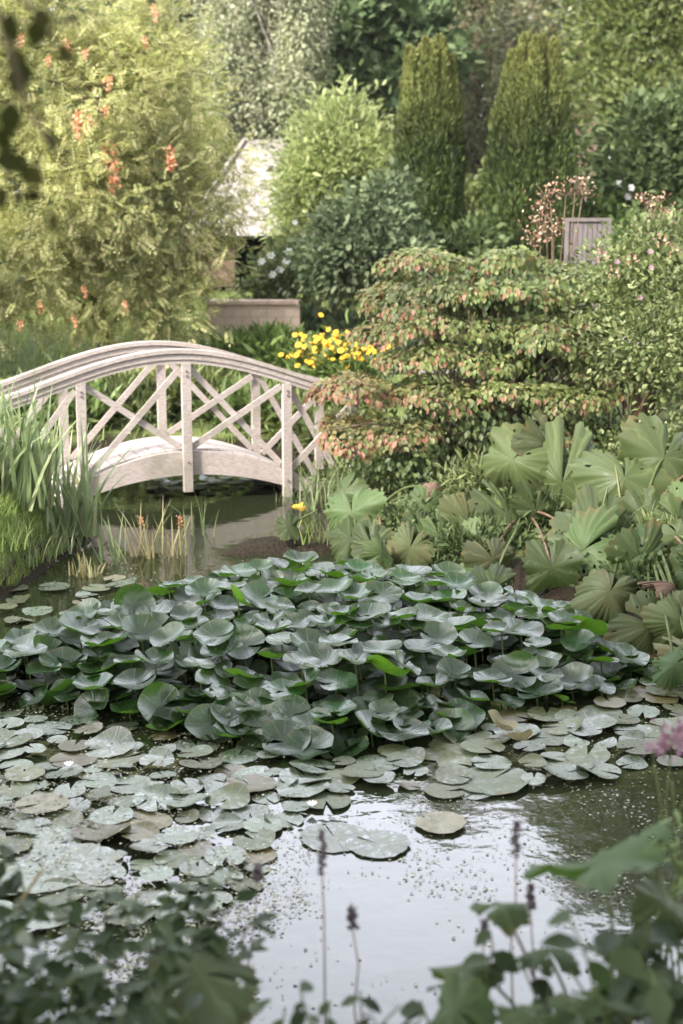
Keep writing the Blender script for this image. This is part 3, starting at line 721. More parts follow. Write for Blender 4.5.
# ------------------------------------------------------------------ garden behind the bridge
# summerhouse with a pale shingled roof
sh = empty('summerhouse', (-1.35, 25.4, gz(-1.35, 25.4)), 'small summerhouse with pale shingled roof and dark open front among the shrubs', 'summerhouse')
cx0, cy0, bz = -1.35, 25.4, gz(-1.35, 25.4); ez = at(260, 232, 24.4)[2]; az_ = at(260, 140, 25.4)[2]
g = Geo(); e = 1.28; k = .34; ridge = .30
lo = [(cx0-e, cy0-e, ez), (cx0+e, cy0-e, ez), (cx0+e, cy0+e, ez), (cx0-e, cy0+e, ez)]; hi = [(cx0-ridge, cy0-.1, az_), (cx0+ridge, cy0-.1, az_), (cx0+ridge, cy0+.1, az_), (cx0-ridge, cy0+.1, az_)]
g.hexa([(x, y, z-.06) for x, y, z in lo]+[(x, y, z+.0) for x, y, z in hi]); rf = link('roof', g.mesh('roof', M['roof']), sh)
for i in range(4):
    g = Geo(); g.bar(np.array(lo[i])+(0,0,.01), np.array(hi[i])+(0,0,.02), .09, .05, (1,1,0) if i in (1,3) else (1,-1,0)); link('ridge_cap', g.mesh('ridge_cap', M['roof']), rf, True)
for sx_, sy_ in ((-1,-1),(1,-1),(1,1),(-1,1)):
    g = Geo(); g.box((cx0+sx_*1.0-.07, cy0+sy_*1.0-.07, bz-.2), (cx0+sx_*1.0+.07, cy0+sy_*1.0+.07, ez-.05)); link('post', g.mesh('post', M['brownwood']), sh)
g = Geo(); g.box((cx0-.93, cy0+.95, bz-.2), (cx0+.93, cy0+1.05, ez-.06)); link('back_wall', g.mesh('back_wall', M['darkin']), sh)
for sx_ in (-1, 1):
    g = Geo(); g.box((cx0+sx_*1.0-.04, cy0-.93, bz-.2), (cx0+sx_*1.0+.04, cy0+.93, ez-.06)); link('side_wall', g.mesh('side_wall', M['darkin']), sh)
dr = Geo(); dr.box((cx0-.92, cy0-1.03, bz), (cx0-.45, cy0-.97, bz+1.2)); link('door', dr.mesh('door', M['brownwood']), sh)
# low stone wall in front of it
wl = at(208, 327, 16.7); wr = at(300, 327, 16.7); wtop = at(213, 304, 16.7)[2]; wl[2] = gz(wl[0], 16.7)
g = Geo(); g.box((wl[0], 16.6, wl[2]-.3), (wr[0], 16.95, wtop)); b_ = g.mesh('garden_wall', M['masonry'])
tw = empty('garden_wall', (wl[0], 16.7, wl[2]), 'low pinkish stone garden wall in front of the summerhouse', 'garden wall'); link('masonry', b_, tw)
g = Geo(); n = 6
for i in range(n):
    x0 = wl[0]+(wr[0]-wl[0])*i/n; x1 = wl[0]+(wr[0]-wl[0])*(i+1)/n-.012; g.box((x0-.02, 16.56, wtop+.003), (x1, 16.99, wtop+.04))
link('coping', g.mesh('coping', M['stone']), tw)
# grey path
pv = [at(352, 356, 15.6), at(372, 338, 17.2), at(470, 330, 18.2), at(470, 352, 16.2)]
xs_, ys_ = np.linspace(.2, 3.4, 26), np.linspace(15.2, 16.6, 9); PX, PY = np.meshgrid(xs_, ys_); PY = PY+.25*np.sin(PX)
pi = np.arange(PX.size).reshape(PX.shape); pq = np.stack([pi[:-1,:-1], pi[:-1,1:], pi[1:,1:], pi[1:,:-1]], -1).reshape(-1, 4)
tag(link('path', mesh_tris('path', np.stack([PX, PY, height(PX, PY)+.02], -1).reshape(-1, 3), pq, M['path'], smooth=True)), kind='structure')

# the big golden shrub with hanging orange flower clusters
lobes = [ell(95, 110, 16, 70, 75, .9), ell(30, 90, 16.3, 70, 80, 1.), ell(160, 105, 16.6, 48, 70, .8), ell(206, 184, 16.3, 35, 52, .6), ell(232, 205, 16.4, 13, 26, .3), ell(60, 200, 15.4, 75, 70, .9), ell(140, 205, 15.6, 70, 70, .9),
         ell(182, 250, 16., 34, 44, .6), ell(110, 285, 15.4, 60, 55, .7), ell(30, 270, 15.2, 60, 50, .7), ell(168, 312, 15.6, 44, 32, .6), ell(-60, 160, 16, 70, 130, 1.), ell(70, 20, 16.6, 75, 50, .8), ell(-10, 0, 16.8, 80, 70, .9), ell(150, 45, 17, 45, 40, .7)]
b0 = at(100, 340, 16); b0[2] = gz(b0[0], b0[1])
gs = tree('golden_shrub', 'huge golden-green arching shrub hung with orange flower clusters beyond the bridge', 'shrub', b0, at(100, 60, 16.2), .10, lobes, 1500, 12, (.16,.16,.14), L_PIN, .155, 'golden', seed=1, limbs=24, up=.1, droop=.25, shell=(.6,1.03), nup=.9)
r = np.random.default_rng(61); cl_me = []
for k in range(4):
    n = 46; t = r.uniform(0, 1, n); p = np.stack([r.normal(0, .16, n)*(1.1-t*.7), r.normal(0, .16, n)*(1.1-t*.7), -t], -1)
    v, f = scatter(L_OVAL, p, r.normal(size=(n,3))+np.array((0,0,-.6)), r.normal(size=(n,3)), r.uniform(.12, .22, n), 1.6); cl_me.append(mesh_tris('flower_cluster', v, f, M['orange']))
for px, py, L_ in ((108,82,.20),(112,150,.46),(113,172,.30),(79,115,.30),(77,125,.22),(170,152,.28),(172,164,.18),(145,42,.16),(66,45,.2),(85,55,.14),(105,112,.16),(20,40,.18),(155,10,.2),(48,62,.14),(90,120,.15)):
    put('flower_cluster', cl_me[r.integers(4)], gs, at(px, py-6, 14.8+.3*r.random()), L_*.78)
for px, py in ((85,285),(40,300),(125,300),(75,315),(20,320)):
    put('flower_cluster', cl_me[r.integers(4)], gs, at(px, py, 14.6), .12)

# tall trees at the back
def big(name, label, cat, px, Yd, base_px, top_py, lobes, mat, seed, n_cl=520, per=60, spread=(.42,.42,.3), tpl=L_DIA, size=.16, bark='bark', r0=.16, limbs=26, **kw):
    b0 = at(px, 300, Yd); b0[2] = gz(b0[0], Yd); tp = at(base_px, top_py, Yd+.3)
    return tree(name, label, cat, b0, tp, r0, lobes, n_cl, per, spread, tpl, size, M and mat, bark, seed, limbs, **kw)
big('dark_fir', 'dark blue-green fir behind the golden bamboo, left of the narrow yew', 'tree', 350, 30, 352, -180,
    [ell(350, y, 30+.2*(i%2), 78-i*3.5, 36, 1.6) for i, y in enumerate(range(190, -170, -45))]+[ell(300, 60, 29.4, 30, 30, .9), ell(410, 40, 29.6, 40, 40, .9)], 'fir', 2, n_cl=900, per=42, tpl=L_YEW, size=.30, spread=(.24,.24,.17), droop=.1, out=.9, nup=.4, nout=1., shell=(.86,1.05), wid=1.7)
big('weeping_birch', 'pale weeping birch with white trunk between the golden shrub and the dark fir', 'tree', 272, 26, 276, -60,
    [ell(px, y, 26+dy, rx, ry, .7) for px, y, rx, ry, dy in ((225,60,30,34,0),(232,92,28,30,-.3),(292,110,20,34,-.2),(264,108,24,20,-.2),(300,30,26,40,.3),(245,0,34,34,.5),(275,-40,36,30,.3),(208,88,20,26,0))], 'weep', 3, n_cl=560, per=64, spread=(.10,.10,.40), size=.075, bark='palebark', droop=.9, r0=.13, shell=(.55,1.05), nup=.15, nout=1.)
big('grey_cedar', 'grey-green cedar rising behind the golden shrub', 'tree', 190, 28.5, 190, -130,
    [ell(186, y, 28.5, rx, 30, 1.4) for y, rx in ((120,45),(75,62),(30,70),(-20,64),(-70,52),(-120,36))], 'cedar', 4, n_cl=620, per=34, tpl=L_YEW, size=.28, spread=(.32,.32,.10), out=1.0, nup=.5, nout=.9, shell=(.84,1.05), wid=1.8)
big('old_pine', 'thin grey-green larch with brown trunk between and behind the two yews', 'tree', 470, 36, 475, -280,
    [ell(px, py, 36+dy, rx, ry, 1.5) for px, py, rx, ry, dy in ((470,190,60,60,0),(440,110,45,50,.5),(500,90,60,55,0),(470,20,75,60,0),(480,-60,75,60,0),(470,-140,60,60,0),(470,-220,40,50,0),(530,180,40,70,1))], 'larch', 5, n_cl=640, per=52, spread=(.36,.36,.2), size=.15, shell=(.75,1.05), nup=.35, nout=1.)
big('brown_trunk_tree', 'tall thin-leaved tree with two brown trunks just right of the broad yew', 'tree', 588, 31, 582, -260,
    [ell(px, py, 31+dy, rx, ry, 1.3) for px, py, rx, ry, dy in ((560,20,45,45,.4),(600,-20,60,60,0),(580,-110,80,70,0),(590,-190,60,60,0),(610,80,26,40,.6),(545,90,30,45,1.2))], 'larch', 6, n_cl=420, per=48, spread=(.34,.34,.2), size=.14, shell=(.7,1.05), r0=.24, nup=.35, nout=1.)
big('leafy_maple', 'broad yellow-green leafy tree filling the upper corner beside the dark holly', 'tree', 690, 25, 680, -330,
    [ell(px, py, 25+dy, rx, ry, 1.2) for px, py, rx, ry, dy in ((640,110,42,40,-.6),(690,90,60,60,0),(640,40,50,50,0),(700,10,70,60,0),(620,-20,40,50,.5),(680,-80,90,70,0),(690,-170,90,80,0),(690,-260,70,60,0),(760,60,70,90,0),(600,75,22,30,.2))], 'lind', 7, n_cl=820, per=50, spread=(.28,.28,.18), size=.12, shell=(.7,1.04), nup=.5, nout=.7)
big('dark_spruce', 'deep green spruce seen through the gap above the birch', 'tree', 150, 33, 150, -180,
    [ell(150, y, 33, 90-i*8, 40, 1.8) for i, y in enumerate(range(200, -170, -50))], 'fir', 8, n_cl=700, per=34, tpl=L_YEW, size=.34, spread=(.3,.3,.2), droop=.1, out=.9, nup=.4, nout=1., shell=(.86,1.05), wid=1.7)
big('far_oak', 'hazy mid-green oak far behind the space between the yews', 'tree', 520, 44, 520, -220,
    [ell(px, py, 44, rx, ry, 2.) for px, py, rx, ry in ((470,200,70,60),(560,190,70,60),(620,150,60,60),(520,110,80,60),(470,60,70,60),(590,60,70,60),(530,0,90,60),(520,-90,90,70),(520,-170,60,50))], 'mid', 9, n_cl=620, per=46, spread=(.5,.5,.35), size=.24, shell=(.85,1.05), nup=.35, nout=1.)
big('far_beech', 'hazy green beech far behind the fir', 'tree', 330, 46, 330, -240,
    [ell(px, py, 46, rx, ry, 2.2) for px, py, rx, ry in ((260,190,70,60),(360,190,70,60),(420,140,60,70),(300,90,90,70),(400,40,70,60),(270,20,70,60),(340,-60,90,70),(330,-160,80,70))], 'mid', 10, n_cl=560, per=46, spread=(.65,.65,.4), size=.25)
for i, (px, Yd, mat, lb) in enumerate(((-180, 24, 'lind', 'broad leafy tree beyond the frame past the golden shrub'), (-60, 34, 'mid', 'green leafy tree standing behind the golden shrub'), (840, 27, 'mid', 'green leafy tree past the dark holly at the garden edge'), (740, 38, 'deep', 'dark tree standing far behind the yellow-green leafy tree'), (-330, 15, 'mid', 'leafy tree past the iris bank outside the view'))):
    big('leafy_tree', lb, 'tree', px, Yd, px, (60 if i in (0, 4) else 0 if i == 1 else -260), [ell(px+dx, py, Yd, 95, 80, 1.8) for dx, py in ((-50,190),(60,180),(0,110),(-60,40),(70,40),(0,-40),(-40,-120),(40,-130),(0,-210)) if py > (100 if i in (0, 4) else 0 if i == 1 else -300)], mat, 20+i, n_cl=420, per=44, spread=(.5,.5,.35), size=.22)

# the two fastigiate yews
def yew(label, cx, top0, R, taper, Yd, seed):
    """a fluted column: many slender upright shoots packed side by side round a dark middle"""
    r_ = np.random.default_rng(seed); P, D, TT = [], [], []; k = Yd/F_PX; b0 = at(cx, 250, Yd); b0[2] = gz(b0[0], Yd); g = Geo()
    shoots = [(2*math.pi*i/13+r_.normal(0, .12), .80, top0+r_.uniform(4, 34)) for i in range(13)]+[(2*math.pi*i/5+.4, .34, top0+r_.uniform(-4, 10)) for i in range(5)]
    for ph, rho, top in shoots:
        tp = at(cx, top, Yd)[2]; H = tp-b0[2]; rad = R*k*(.30 if rho > .5 else .36)*r_.uniform(.85, 1.2); n = int(5200*H/3.5*(rad/.12))
        u = r_.uniform(0, 1, n)**.9; a = r_.uniform(0, 6.28, n); px_ = (1-taper*u)*(1-.35*np.clip(u-.75, 0, 1)); prof = np.minimum(1, ((1-u)*3.2)**.85)*(1+.12*np.sin(u*31+ph*3))*r_.uniform(.75, 1.08, n)
        ox, oy = R*k*rho*math.cos(ph)*px_, -R*k*rho*math.sin(ph)*px_
        P.append(np.stack([b0[0]+ox+np.cos(a)*rad*prof, Yd+oy+np.sin(a)*rad*prof, b0[2]+H*u], -1)); D.append(np.stack([np.cos(a)*.45, np.sin(a)*.45, 0*a+.9], -1))
        TT.append(np.clip((u-.66)*2.4, 0, 1)*r_.uniform(.2, 1, n)+.10*(r_.random(n) < .15))
        g.tube([b0-(0,0,.1), b0+np.array((ox.mean()*.8, oy.mean()*.8, H*.3)), b0+np.array((ox.mean(), oy.mean(), H*.6))], [.05,.035,.012], 6)
    P, D, TT = map(np.concatenate, (P, D, TT)); n = len(P)
    v, f = scatter(L_YEW, P, D+r_.normal(size=(n,3))*.25, D*np.array((1,1,0))+r_.normal(size=(n,3))*.3, r_.uniform(.045, .09, n))
    t = empty('columnar_yew', b0, label, 'tree', 'columnar yews behind the tiered shrub')
    link('crown', mesh_tris('crown', v, f, M['yew'], tint=np.repeat(TT, len(L_YEW[0]))), t); link('trunk', g.mesh('trunk', M['bark'], True), t)
yew('narrow dark columnar yew with several pointed golden tips', 428, 38, 31, .06, 18, 71)
yew('broad dark columnar yew tapering to a blunt golden top', 528, 36, 44, .34, 18, 72)

# middle shrubs
def bz_(px, py, Yd):
    p = at(px, py, Yd); p[2] = gz(p[0], p[1]); return p
shrub('golden_bamboo', 'bright lime feathery bamboo in front of the dark fir', 'bamboo', bz_(335, 230, 21.5), [ell(340,165,21.5,28,46,.5), ell(318,190,21.3,18,34,.4), ell(358,195,21.3,20,40,.4), ell(348,145,21.8,16,26,.3), ell(312,215,21.2,16,24,.3), ell(372,175,21.8,10,28,.3), ell(330,130,21.7,10,20,.2), ell(306,185,21.2,10,18,.2), ell(303,220,21.,10,14,.2)], 760, 26, (.22,.22,.24), L_LANCE, .135, 'lime', 1, up=.35, droop=.35, shell=(.3,1.15), wid=1.3, stem_r=.02)
shrub('olive_bush', 'soft yellow-green bush beside the pale roof behind the bamboo', 'shrub', bz_(390, 230, 24), [ell(385,190,24,26,45,.6), ell(470,215,24,26,34,.6), ell(300,160,24.5,18,26,.4)], 160, 18, (.16,.16,.14), L_DIA, .14, 'lind', 2)
shrub('blue_green_shrub', 'dark blue-green large-leaved shrub at the foot of the narrow yew', 'shrub', bz_(392, 280, 16.8), [ell(388,226,16.8,20,42,.4), ell(368,245,16.6,28,34,.5), ell(348,232,17,22,30,.4), ell(405,262,16.5,26,20,.4), ell(338,262,16.6,32,24,.4)], 420, 18, (.12,.12,.10), L_OVAL, .095, 'greyg', 3, droop=.2)
shrub('evergreen_shrub', 'dark green evergreen shrub between the two yews', 'shrub', bz_(468, 260, 17.5), [ell(472,252,17.5,28,18,.4), ell(448,248,17.8,20,18,.3)], 150, 18, (.11,.11,.09), L_OVAL, .11, 'deep', 4)
shrub('dark_holly', 'dark holly-like evergreen shrub below the yellow-green leafy tree', 'shrub', bz_(650, 250, 19.5), [ell(645,150,19.5,34,42,.6), ell(680,140,19.8,40,46,.6), ell(635,195,19.3,28,40,.5), ell(680,210,19.3,45,40,.6), ell(610,215,19.6,24,34,.4), ell(600,170,20.2,16,36,.3), ell(740,170,19.8,50,70,.7)], 480, 18, (.15,.15,.11), L_OVAL, .13, 'deep', 5)
shrub('grey_leaf_bush', 'low grey-green bush behind the weathered slatted seat', 'shrub', bz_(590, 260, 18.5), [ell(590,225,18.8,34,28,.4), ell(560,215,19.2,20,34,.3), ell(625,245,18.4,34,20,.4)], 160, 16, (.12,.12,.09), L_OVAL, .11, 'mid', 6)
wb = shrub('white_rose_bush', 'loose rose bush with white blooms in front of the summerhouse', 'rose bush', bz_(280, 300, 19), [ell(266,282,19,20,18,.35), ell(290,268,19,26,28,.4), ell(285,292,18.8,36,16,.35), ell(303,256,19.3,14,18,.3)], 170, 14, (.11,.11,.09), L_OVAL, .09, 'rose', 7)
bl = blossom_mesh('bloom', M['white'], 6, .3)
for px, py in ((271,256),(273,275),(280,270),(289,252),(286,262),(295,223),(262,262),(303,265)): put('bloom', bl, wb, at(px, py, 18.45), .055 if py != 223 else .04, (random.uniform(-.4,.4), -1, .6))
hw = empty('white_flowers', at(610, 190, 19.0), 'two white blooms on a twig in front of the dark holly', 'flowers')
hw.name = 'white_flowering_twig'
for px, py in ((619,184),(631,188),(628,197)): put('bloom', bl, hw, at(px, py, 18.9), .05, (0,-1,.4))
g = Geo(); g.tube([bz_(622, 260, 19.0), at(626, 205, 18.95), at(622, 186, 18.95)], [.02,.012,.006], 5); link('stem', g.mesh('stem', M['bark'], True), hw)

beds = [ # name, label, px, py(base), Y, rx, ry, mat, tpl, size, n
 ('leafy_perennial', 'fresh green leafy perennial below the stone wall', 232, 350, 15.9, 28, 30, 'mid', L_LANCE, .22, 110),
 ('leafy_perennial', 'tall green perennial at the wall end under the rose bush', 268, 352, 15.8, 28, 34, 'mid', L_LANCE, .24, 110),
 ('silver_hosta', 'silvery grey-green plant with broad leaves beyond the yellow flowers', 322, 322, 18, 34, 20, 'greyg', L_OVAL, .26, 80),
 ('silver_hosta', 'grey-green broad-leaved plant in the bed below the blue-green shrub', 365, 305, 17.2, 34, 22, 'greyg', L_OVAL, .24, 90),
 ('silver_hosta', 'grey-green plant at the top edge of the tiered shrub', 392, 290, 16, 24, 22, 'greyg', L_OVAL, .2, 80),
 ('leafy_perennial', 'grassy green plant between the wall and the yellow flowers', 292, 345, 15.9, 26, 26, 'mid', L_LANCE, .22, 100),
 ('leafy_perennial', 'yellow-green plant at the foot of the golden shrub', 185, 355, 14.8, 34, 26, 'rose', L_LANCE, .18, 120),
 ('leafy_perennial', 'bright leafy plant under the golden shrub above the handrail', 130, 350, 14.6, 38, 24, 'golden', L_OVAL, .14, 110),
 ('leafy_perennial', 'pale leafy plant by the bridge end under the golden shrub', 50, 358, 13.6, 44, 34, 'rose', L_LANCE, .18, 120),
 ('bank_foliage_plant', 'lush green plant on the far bank seen through the first lattice', 60, 430, 13.6, 44, 34, 'mid', L_LANCE, .22, 120),
 ('bank_foliage_plant', 'bushy green plant on the far bank seen through the second lattice', 128, 420, 13.8, 38, 34, 'rose', L_LANCE, .2, 120),
 ('bank_foliage_plant', 'yellow-green plant on the far bank behind the middle post', 190, 410, 13.9, 38, 34, 'lind', L_LANCE, .2, 120),
 ('bank_foliage_plant', 'leafy plant on the far bank seen through the third lattice', 245, 420, 13.6, 36, 34, 'mid', L_LANCE, .2, 120),
 ('bank_foliage_plant', 'pale green plant on the far bank near the yellow flowers', 300, 432, 13.4, 30, 20, 'lind', L_LANCE, .2, 110),
 ('bank_foliage_plant', 'round-leaved green plant by the bridge end below the yellow flowers', 328, 430, 13, 22, 18, 'rose', L_OVAL, .14, 90),
]
for i, (nm, lb, px, py, Yd, rx, ry, mt, tp_, sz, n) in enumerate(beds):
    ry *= .62; sz *= .8; p = bz_(px, py, Yd); c = p+np.array((0, 0, ry*Yd/F_PX*.7)); k = Yd/F_PX
    shrub(nm, lb, 'plant', p, [(c, (rx*k*.8, .3, ry*k*.9)), (c+np.array((rx*k*.6, -.1, -ry*k*.3)), (rx*k*.55, .25, ry*k*.6)), (c+np.array((-rx*k*.6, .1, -ry*k*.2)), (rx*k*.55, .25, ry*k*.7))], n, 9, (.07,.07,.06), tp_, sz, mt, 30+i, bark='stem', stem_r=.006, up=.5, shell=(.4,1.0))
# yellow coneflowers
r = np.random.default_rng(81); pet = blossom_mesh('flower', M['yellow'], 9, -.12)
g = Geo(); g.tube([(0,0,-.02),(0,0,.10),(0,0,.16)], [.2,.18,.08], 7); cone = g.mesh('cone', M['dark'], True)
for j, (px, py, lb, n) in enumerate(((312, 385, 'clump of yellow coneflowers nearest the stone wall', 55), (335, 378, 'densest clump of yellow coneflowers behind the handrail end', 70), (358, 384, 'sparse clump of yellow coneflowers against the tiered shrub', 40))):
    Yd = 14.2-.2*j; p = bz_(px, py, Yd); c = at(px, py-18, Yd)
    t = shrub('coneflower_clump', lb, 'flowers', p, [(c-np.array((0,0,.12)), (.24,.22,.28))], 70, 8, (.06,.06,.08), L_LANCE, .14, 'mid', 60+j, bark='stem', stem_r=.005, stems=14, group='yellow coneflowers behind the bridge', up=.5, shell=(.3,1.))
    for i in range(n):
        fl = put('flower', pet, t, at(px+r.normal(0, 13), py-32+r.normal(0, 9), Yd-.3+r.uniform(0,.4)), r.uniform(.025, .038), (r.normal(0,.4), -.7+r.normal(0,.3), .8))
        k = bpy.data.objects.new('cone', cone); COL.objects.link(k); k.parent = fl
# grass on the banks and beds
r = np.random.default_rng(91); n = 26000
gx_ = np.concatenate([r.uniform(-5, 6, 16000), r.uniform(-3.0, -1.8, 14000)]); gy_ = np.concatenate([r.uniform(12.2, 24, 16000), r.uniform(7.7, 9.6, 14000)])
d = sdf(gx_, gy_); ok = (d > .01) & ~((gx_ > .1) & (gy_ > 15) & (gy_ < 17)); gx_, gy_, near_ = gx_[ok], gy_[ok], gy_[ok] < 11
bs = np.stack([gx_, gy_, height(gx_, gy_)], -1); n = len(bs)
v, f = blades(bs, np.where(near_, r.uniform(.04, .12, n), r.uniform(.06, .17, n)), np.where(near_, .006, .013), r.uniform(.0, .5, n), r.uniform(0, 1.2, n), r, 3)
tag(link('grass', mesh_tris('grass', v, f, M['grass'], smooth=True)), 'green grass growing on the banks and beds', 'grass', kind='stuff')

# ------------------------------------------------------------------ right bank: tiered shrub, rose, seed heads, slatted seat
r = np.random.default_rng(101); vb = empty('tiered_viburnum', bz_(490, 500, 11.0), 'wide tiered shrub with horizontal layers of leaves reddening at the tips', 'shrub')
k = 11/F_PX
rows = [(257,400,600,11.1,3),(286,372,640,10.9,4),(317,362,650,10.75,4),(349,385,655,10.6,4),(386,335,612,10.3,4),(420,325,440,10.25,2),(426,470,600,10.5,2)]
P, D, NN, S, TN, tiers = [], [], [], [], [], []
for py, x0, x1, Yd, m_ in rows:
    for i in range(m_): w_ = (x1-x0)/m_; tiers.append((x0+w_*(i+.5)+r.normal(0, 5), py+r.normal(0, 4)+(5 if i in (0, m_-1) else 0), w_*.66, 8, Yd+r.uniform(-.08, .1)))
for px, py, rx, ry, Yd in tiers:
    c = at(px, py, Yd); n = int(rx*25); a = r.uniform(0, 6.28, n); fr = r.random(n) < .62
    q = np.where(fr, r.uniform(.78, 1.02, n), np.sqrt(r.uniform(0, .8, n))); w = 1+.16*np.sin(a*4+px)+.08*np.sin(a*9)
    x = np.cos(a)*q*rx*Yd/F_PX*w; y = np.sin(a)*q*.55*w
    z = -.07*q**4 + r.normal(0, .014, n) + .03*np.sin(x*9+px) - np.where(fr, r.uniform(0, .055, n), 0) + r.normal(0, .07)*x + r.normal(0, .06)*y
    P.append(np.stack([c[0]+x, c[1]+y+.35, c[2]+z], -1)); D.append(np.stack([np.cos(a)*np.where(fr, .35, 1), np.sin(a)*np.where(fr, .35, 1)-.1, np.where(fr, -1.1, -.25)], -1))
    NN.append(np.stack([np.cos(a)*.6*fr, np.sin(a)*.6*fr-.25, np.where(fr, .6, 1)], -1)); S.append(r.uniform(.032, .060, n))
    pxl = px+np.cos(a)*q*rx; leftn = np.clip((470-pxl)/120, 0, 1); low = 1. if 375 < py < 435 else .6
    TN.append(np.where(fr, 1, .35)*(r.random(n) < low*(.26+.5*leftn))*r.uniform(.25, 1., n)+.3*leftn*(r.random(n) < .3))
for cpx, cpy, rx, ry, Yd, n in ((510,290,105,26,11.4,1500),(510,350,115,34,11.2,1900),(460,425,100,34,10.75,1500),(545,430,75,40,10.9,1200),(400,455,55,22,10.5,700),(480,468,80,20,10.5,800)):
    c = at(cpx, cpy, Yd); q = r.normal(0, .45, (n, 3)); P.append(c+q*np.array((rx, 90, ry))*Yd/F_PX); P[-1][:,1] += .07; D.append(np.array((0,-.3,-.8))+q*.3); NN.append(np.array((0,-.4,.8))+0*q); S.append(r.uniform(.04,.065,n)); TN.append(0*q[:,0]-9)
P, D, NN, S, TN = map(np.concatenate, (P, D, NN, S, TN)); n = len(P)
inner = TN < -5; TN = np.clip(TN, 0, 1); M['vibin'] = foliage('shade_toned_inner_leaf', [(0,(.038,.06,.018)),(.6,(.07,.10,.03)),(1,(.12,.145,.05))], trans=.3)  # inner leaves coloured darker to give the shade between the tiers
v, f = scatter(L_OVAL, P, D+r.normal(size=(n,3))*.3, NN+r.normal(size=(n,3))*.35, S, 1.1)
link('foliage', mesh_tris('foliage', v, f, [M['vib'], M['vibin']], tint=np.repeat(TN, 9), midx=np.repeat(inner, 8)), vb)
g = Geo()
for px, py, rx, ry, Yd in tiers:
    for i in range(4): g.tube(curve_pts(bz_(490+r.normal(0,8), 500, 10.9), at(px+r.uniform(-.8,.8)*rx, py+3, Yd+.35+r.uniform(-.3,.3)), 6, .1, .03, r), np.linspace(.016, .004, 6), 5)
link('stem', g.mesh('stem', M['bark'], True), vb)
rs = shrub('rose_shrub', 'tall loose rose shrub beside the tiered shrub with a few red leaves', 'rose bush', bz_(630, 440, 10.6), [ell(630,262,10.8,42,26,.35), ell(670,290,10.5,40,44,.4), ell(610,300,10.7,34,32,.35), ell(650,340,10.3,44,36,.35), ell(690,380,10.3,40,50,.4), ell(600,350,10.6,28,30,.3), ell(655,245,11,36,22,.3), ell(700,250,10.8,30,24,.3)], 700, 17, (.085,.085,.07), L_OVAL, .046, 'rose', 8, stems=26, stem_r=.01, tintf=None, shell=(.45,1.03))
pb = blossom_mesh('bloom', M['pink'], 6, .4)
for px, py in ((650,252),(651,268),(617,262),(640,298)): put('bloom', pb, rs, at(px, py, 10.25), .022, (0,-1,.5))
red = mesh_tris('red_leaf_spray', *scatter(L_OVAL, r.normal(size=(14,3))*.5, r.normal(size=(14,3)), r.normal(size=(14,3)), r.uniform(.5,1,14)), M['seed'])
for px, py in ((600,255),(612,272),(660,240),(672,250),(630,258)): put('red_leaf_spray', red, rs, at(px, py, 10.4), .045)
# tall reddish seed heads
def seedplant(label, stems, Yd, seed):
    r_ = np.random.default_rng(seed); bpx = np.mean([s[0] for s in stems]); b0 = bz_(bpx, 300, Yd+.1)
    t = empty('seedhead_plant', b0, label, 'plant', 'reddish seed heads above the tiered shrub'); g = Geo()
    for px, py, sp, n in stems:
        tip = at(px, py+8, Yd); g.tube(curve_pts(b0+np.array((*r_.normal(0,.03,2),0)), tip, 6, .0, .015, r_), np.linspace(.008,.004,6), 5)
        c = at(px, py, Yd); rad = sp*Yd/F_PX; q = c+r_.normal(size=(n,3))*np.array((rad,rad*.8,rad*.55))
        for p in q[:14]: g.tube([tip, (tip+p)/2+np.array((0,0,-.01)), p], [.003,.002,.0015], 4)
        v, f = scatter(L_OVAL, q, r_.normal(size=(n,3))+np.array((0,0,.3)), r_.normal(size=(n,3)), r_.uniform(.016,.036,n), 1.1)
        link('seed_head', mesh_tris('seed_head', v, f, M['seed']), t)
    link('stem', g.mesh('stem', M['redstem'], True), t)
seedplant('reddish seed heads on branching stems left of the slatted seat', [(545,205,8,40),(540,222,9,50),(552,228,8,50),(566,186,12,44),(550,192,9,30),(582,190,9,26),(575,184,8,26),(535,236,8,40)], 11.4, 1)
seedplant('red and pink seed heads on thin stems against the dark holly', [(655,200,8,34),(645,197,5,20),(662,210,7,26),(652,218,5,20),(668,222,7,30),(650,231,7,26),(640,230,6,20),(672,212,5,18)], 11.3, 2)
# slatted seat seen from behind
st_ = bz_(587, 300, 13.2); bx0, bx1 = at(566, 240, 13.2)[0], at(609, 240, 13.2)[0]; zt = at(587, 219, 13.2)[2]
se = empty('garden_chair', st_, 'weathered grey slatted wooden chair back showing above the shrubs', 'chair'); g = Geo()
n = 8
for i in range(n):
    x0 = bx0+.02+(bx1-bx0-.04)*i/n; x1 = bx0+.02+(bx1-bx0-.04)*(i+1)/n-.006; g.box((x0, 13.19, st_[2]+.42), (x1, 13.21, zt-.025))
link('backrest', g.mesh('backrest', M['greywood']), se)
g = Geo(); g.box((bx0-.01, 13.17, zt-.022), (bx1+.01, 13.225, zt+.01)); link('top_rail', g.mesh('top_rail', M['greywood']), se)
for sx_ in (0, 1):
    for yy in (13.17, 13.62):
        g = Geo(); xx = bx0-.012 if sx_ == 0 else bx1-.02; g.box((xx, yy, st_[2]-.03), (xx+.032, yy+.045, zt-.024 if yy < 13.4 else st_[2]+.40)); link('leg', g.mesh('leg', M['greywood']), se)
g = Geo(); g.box((bx0+.022, 13.225, st_[2]+.38), (bx1-.022, 13.66, st_[2]+.41)); link('seat', g.mesh('seat', M['greywood']), se)

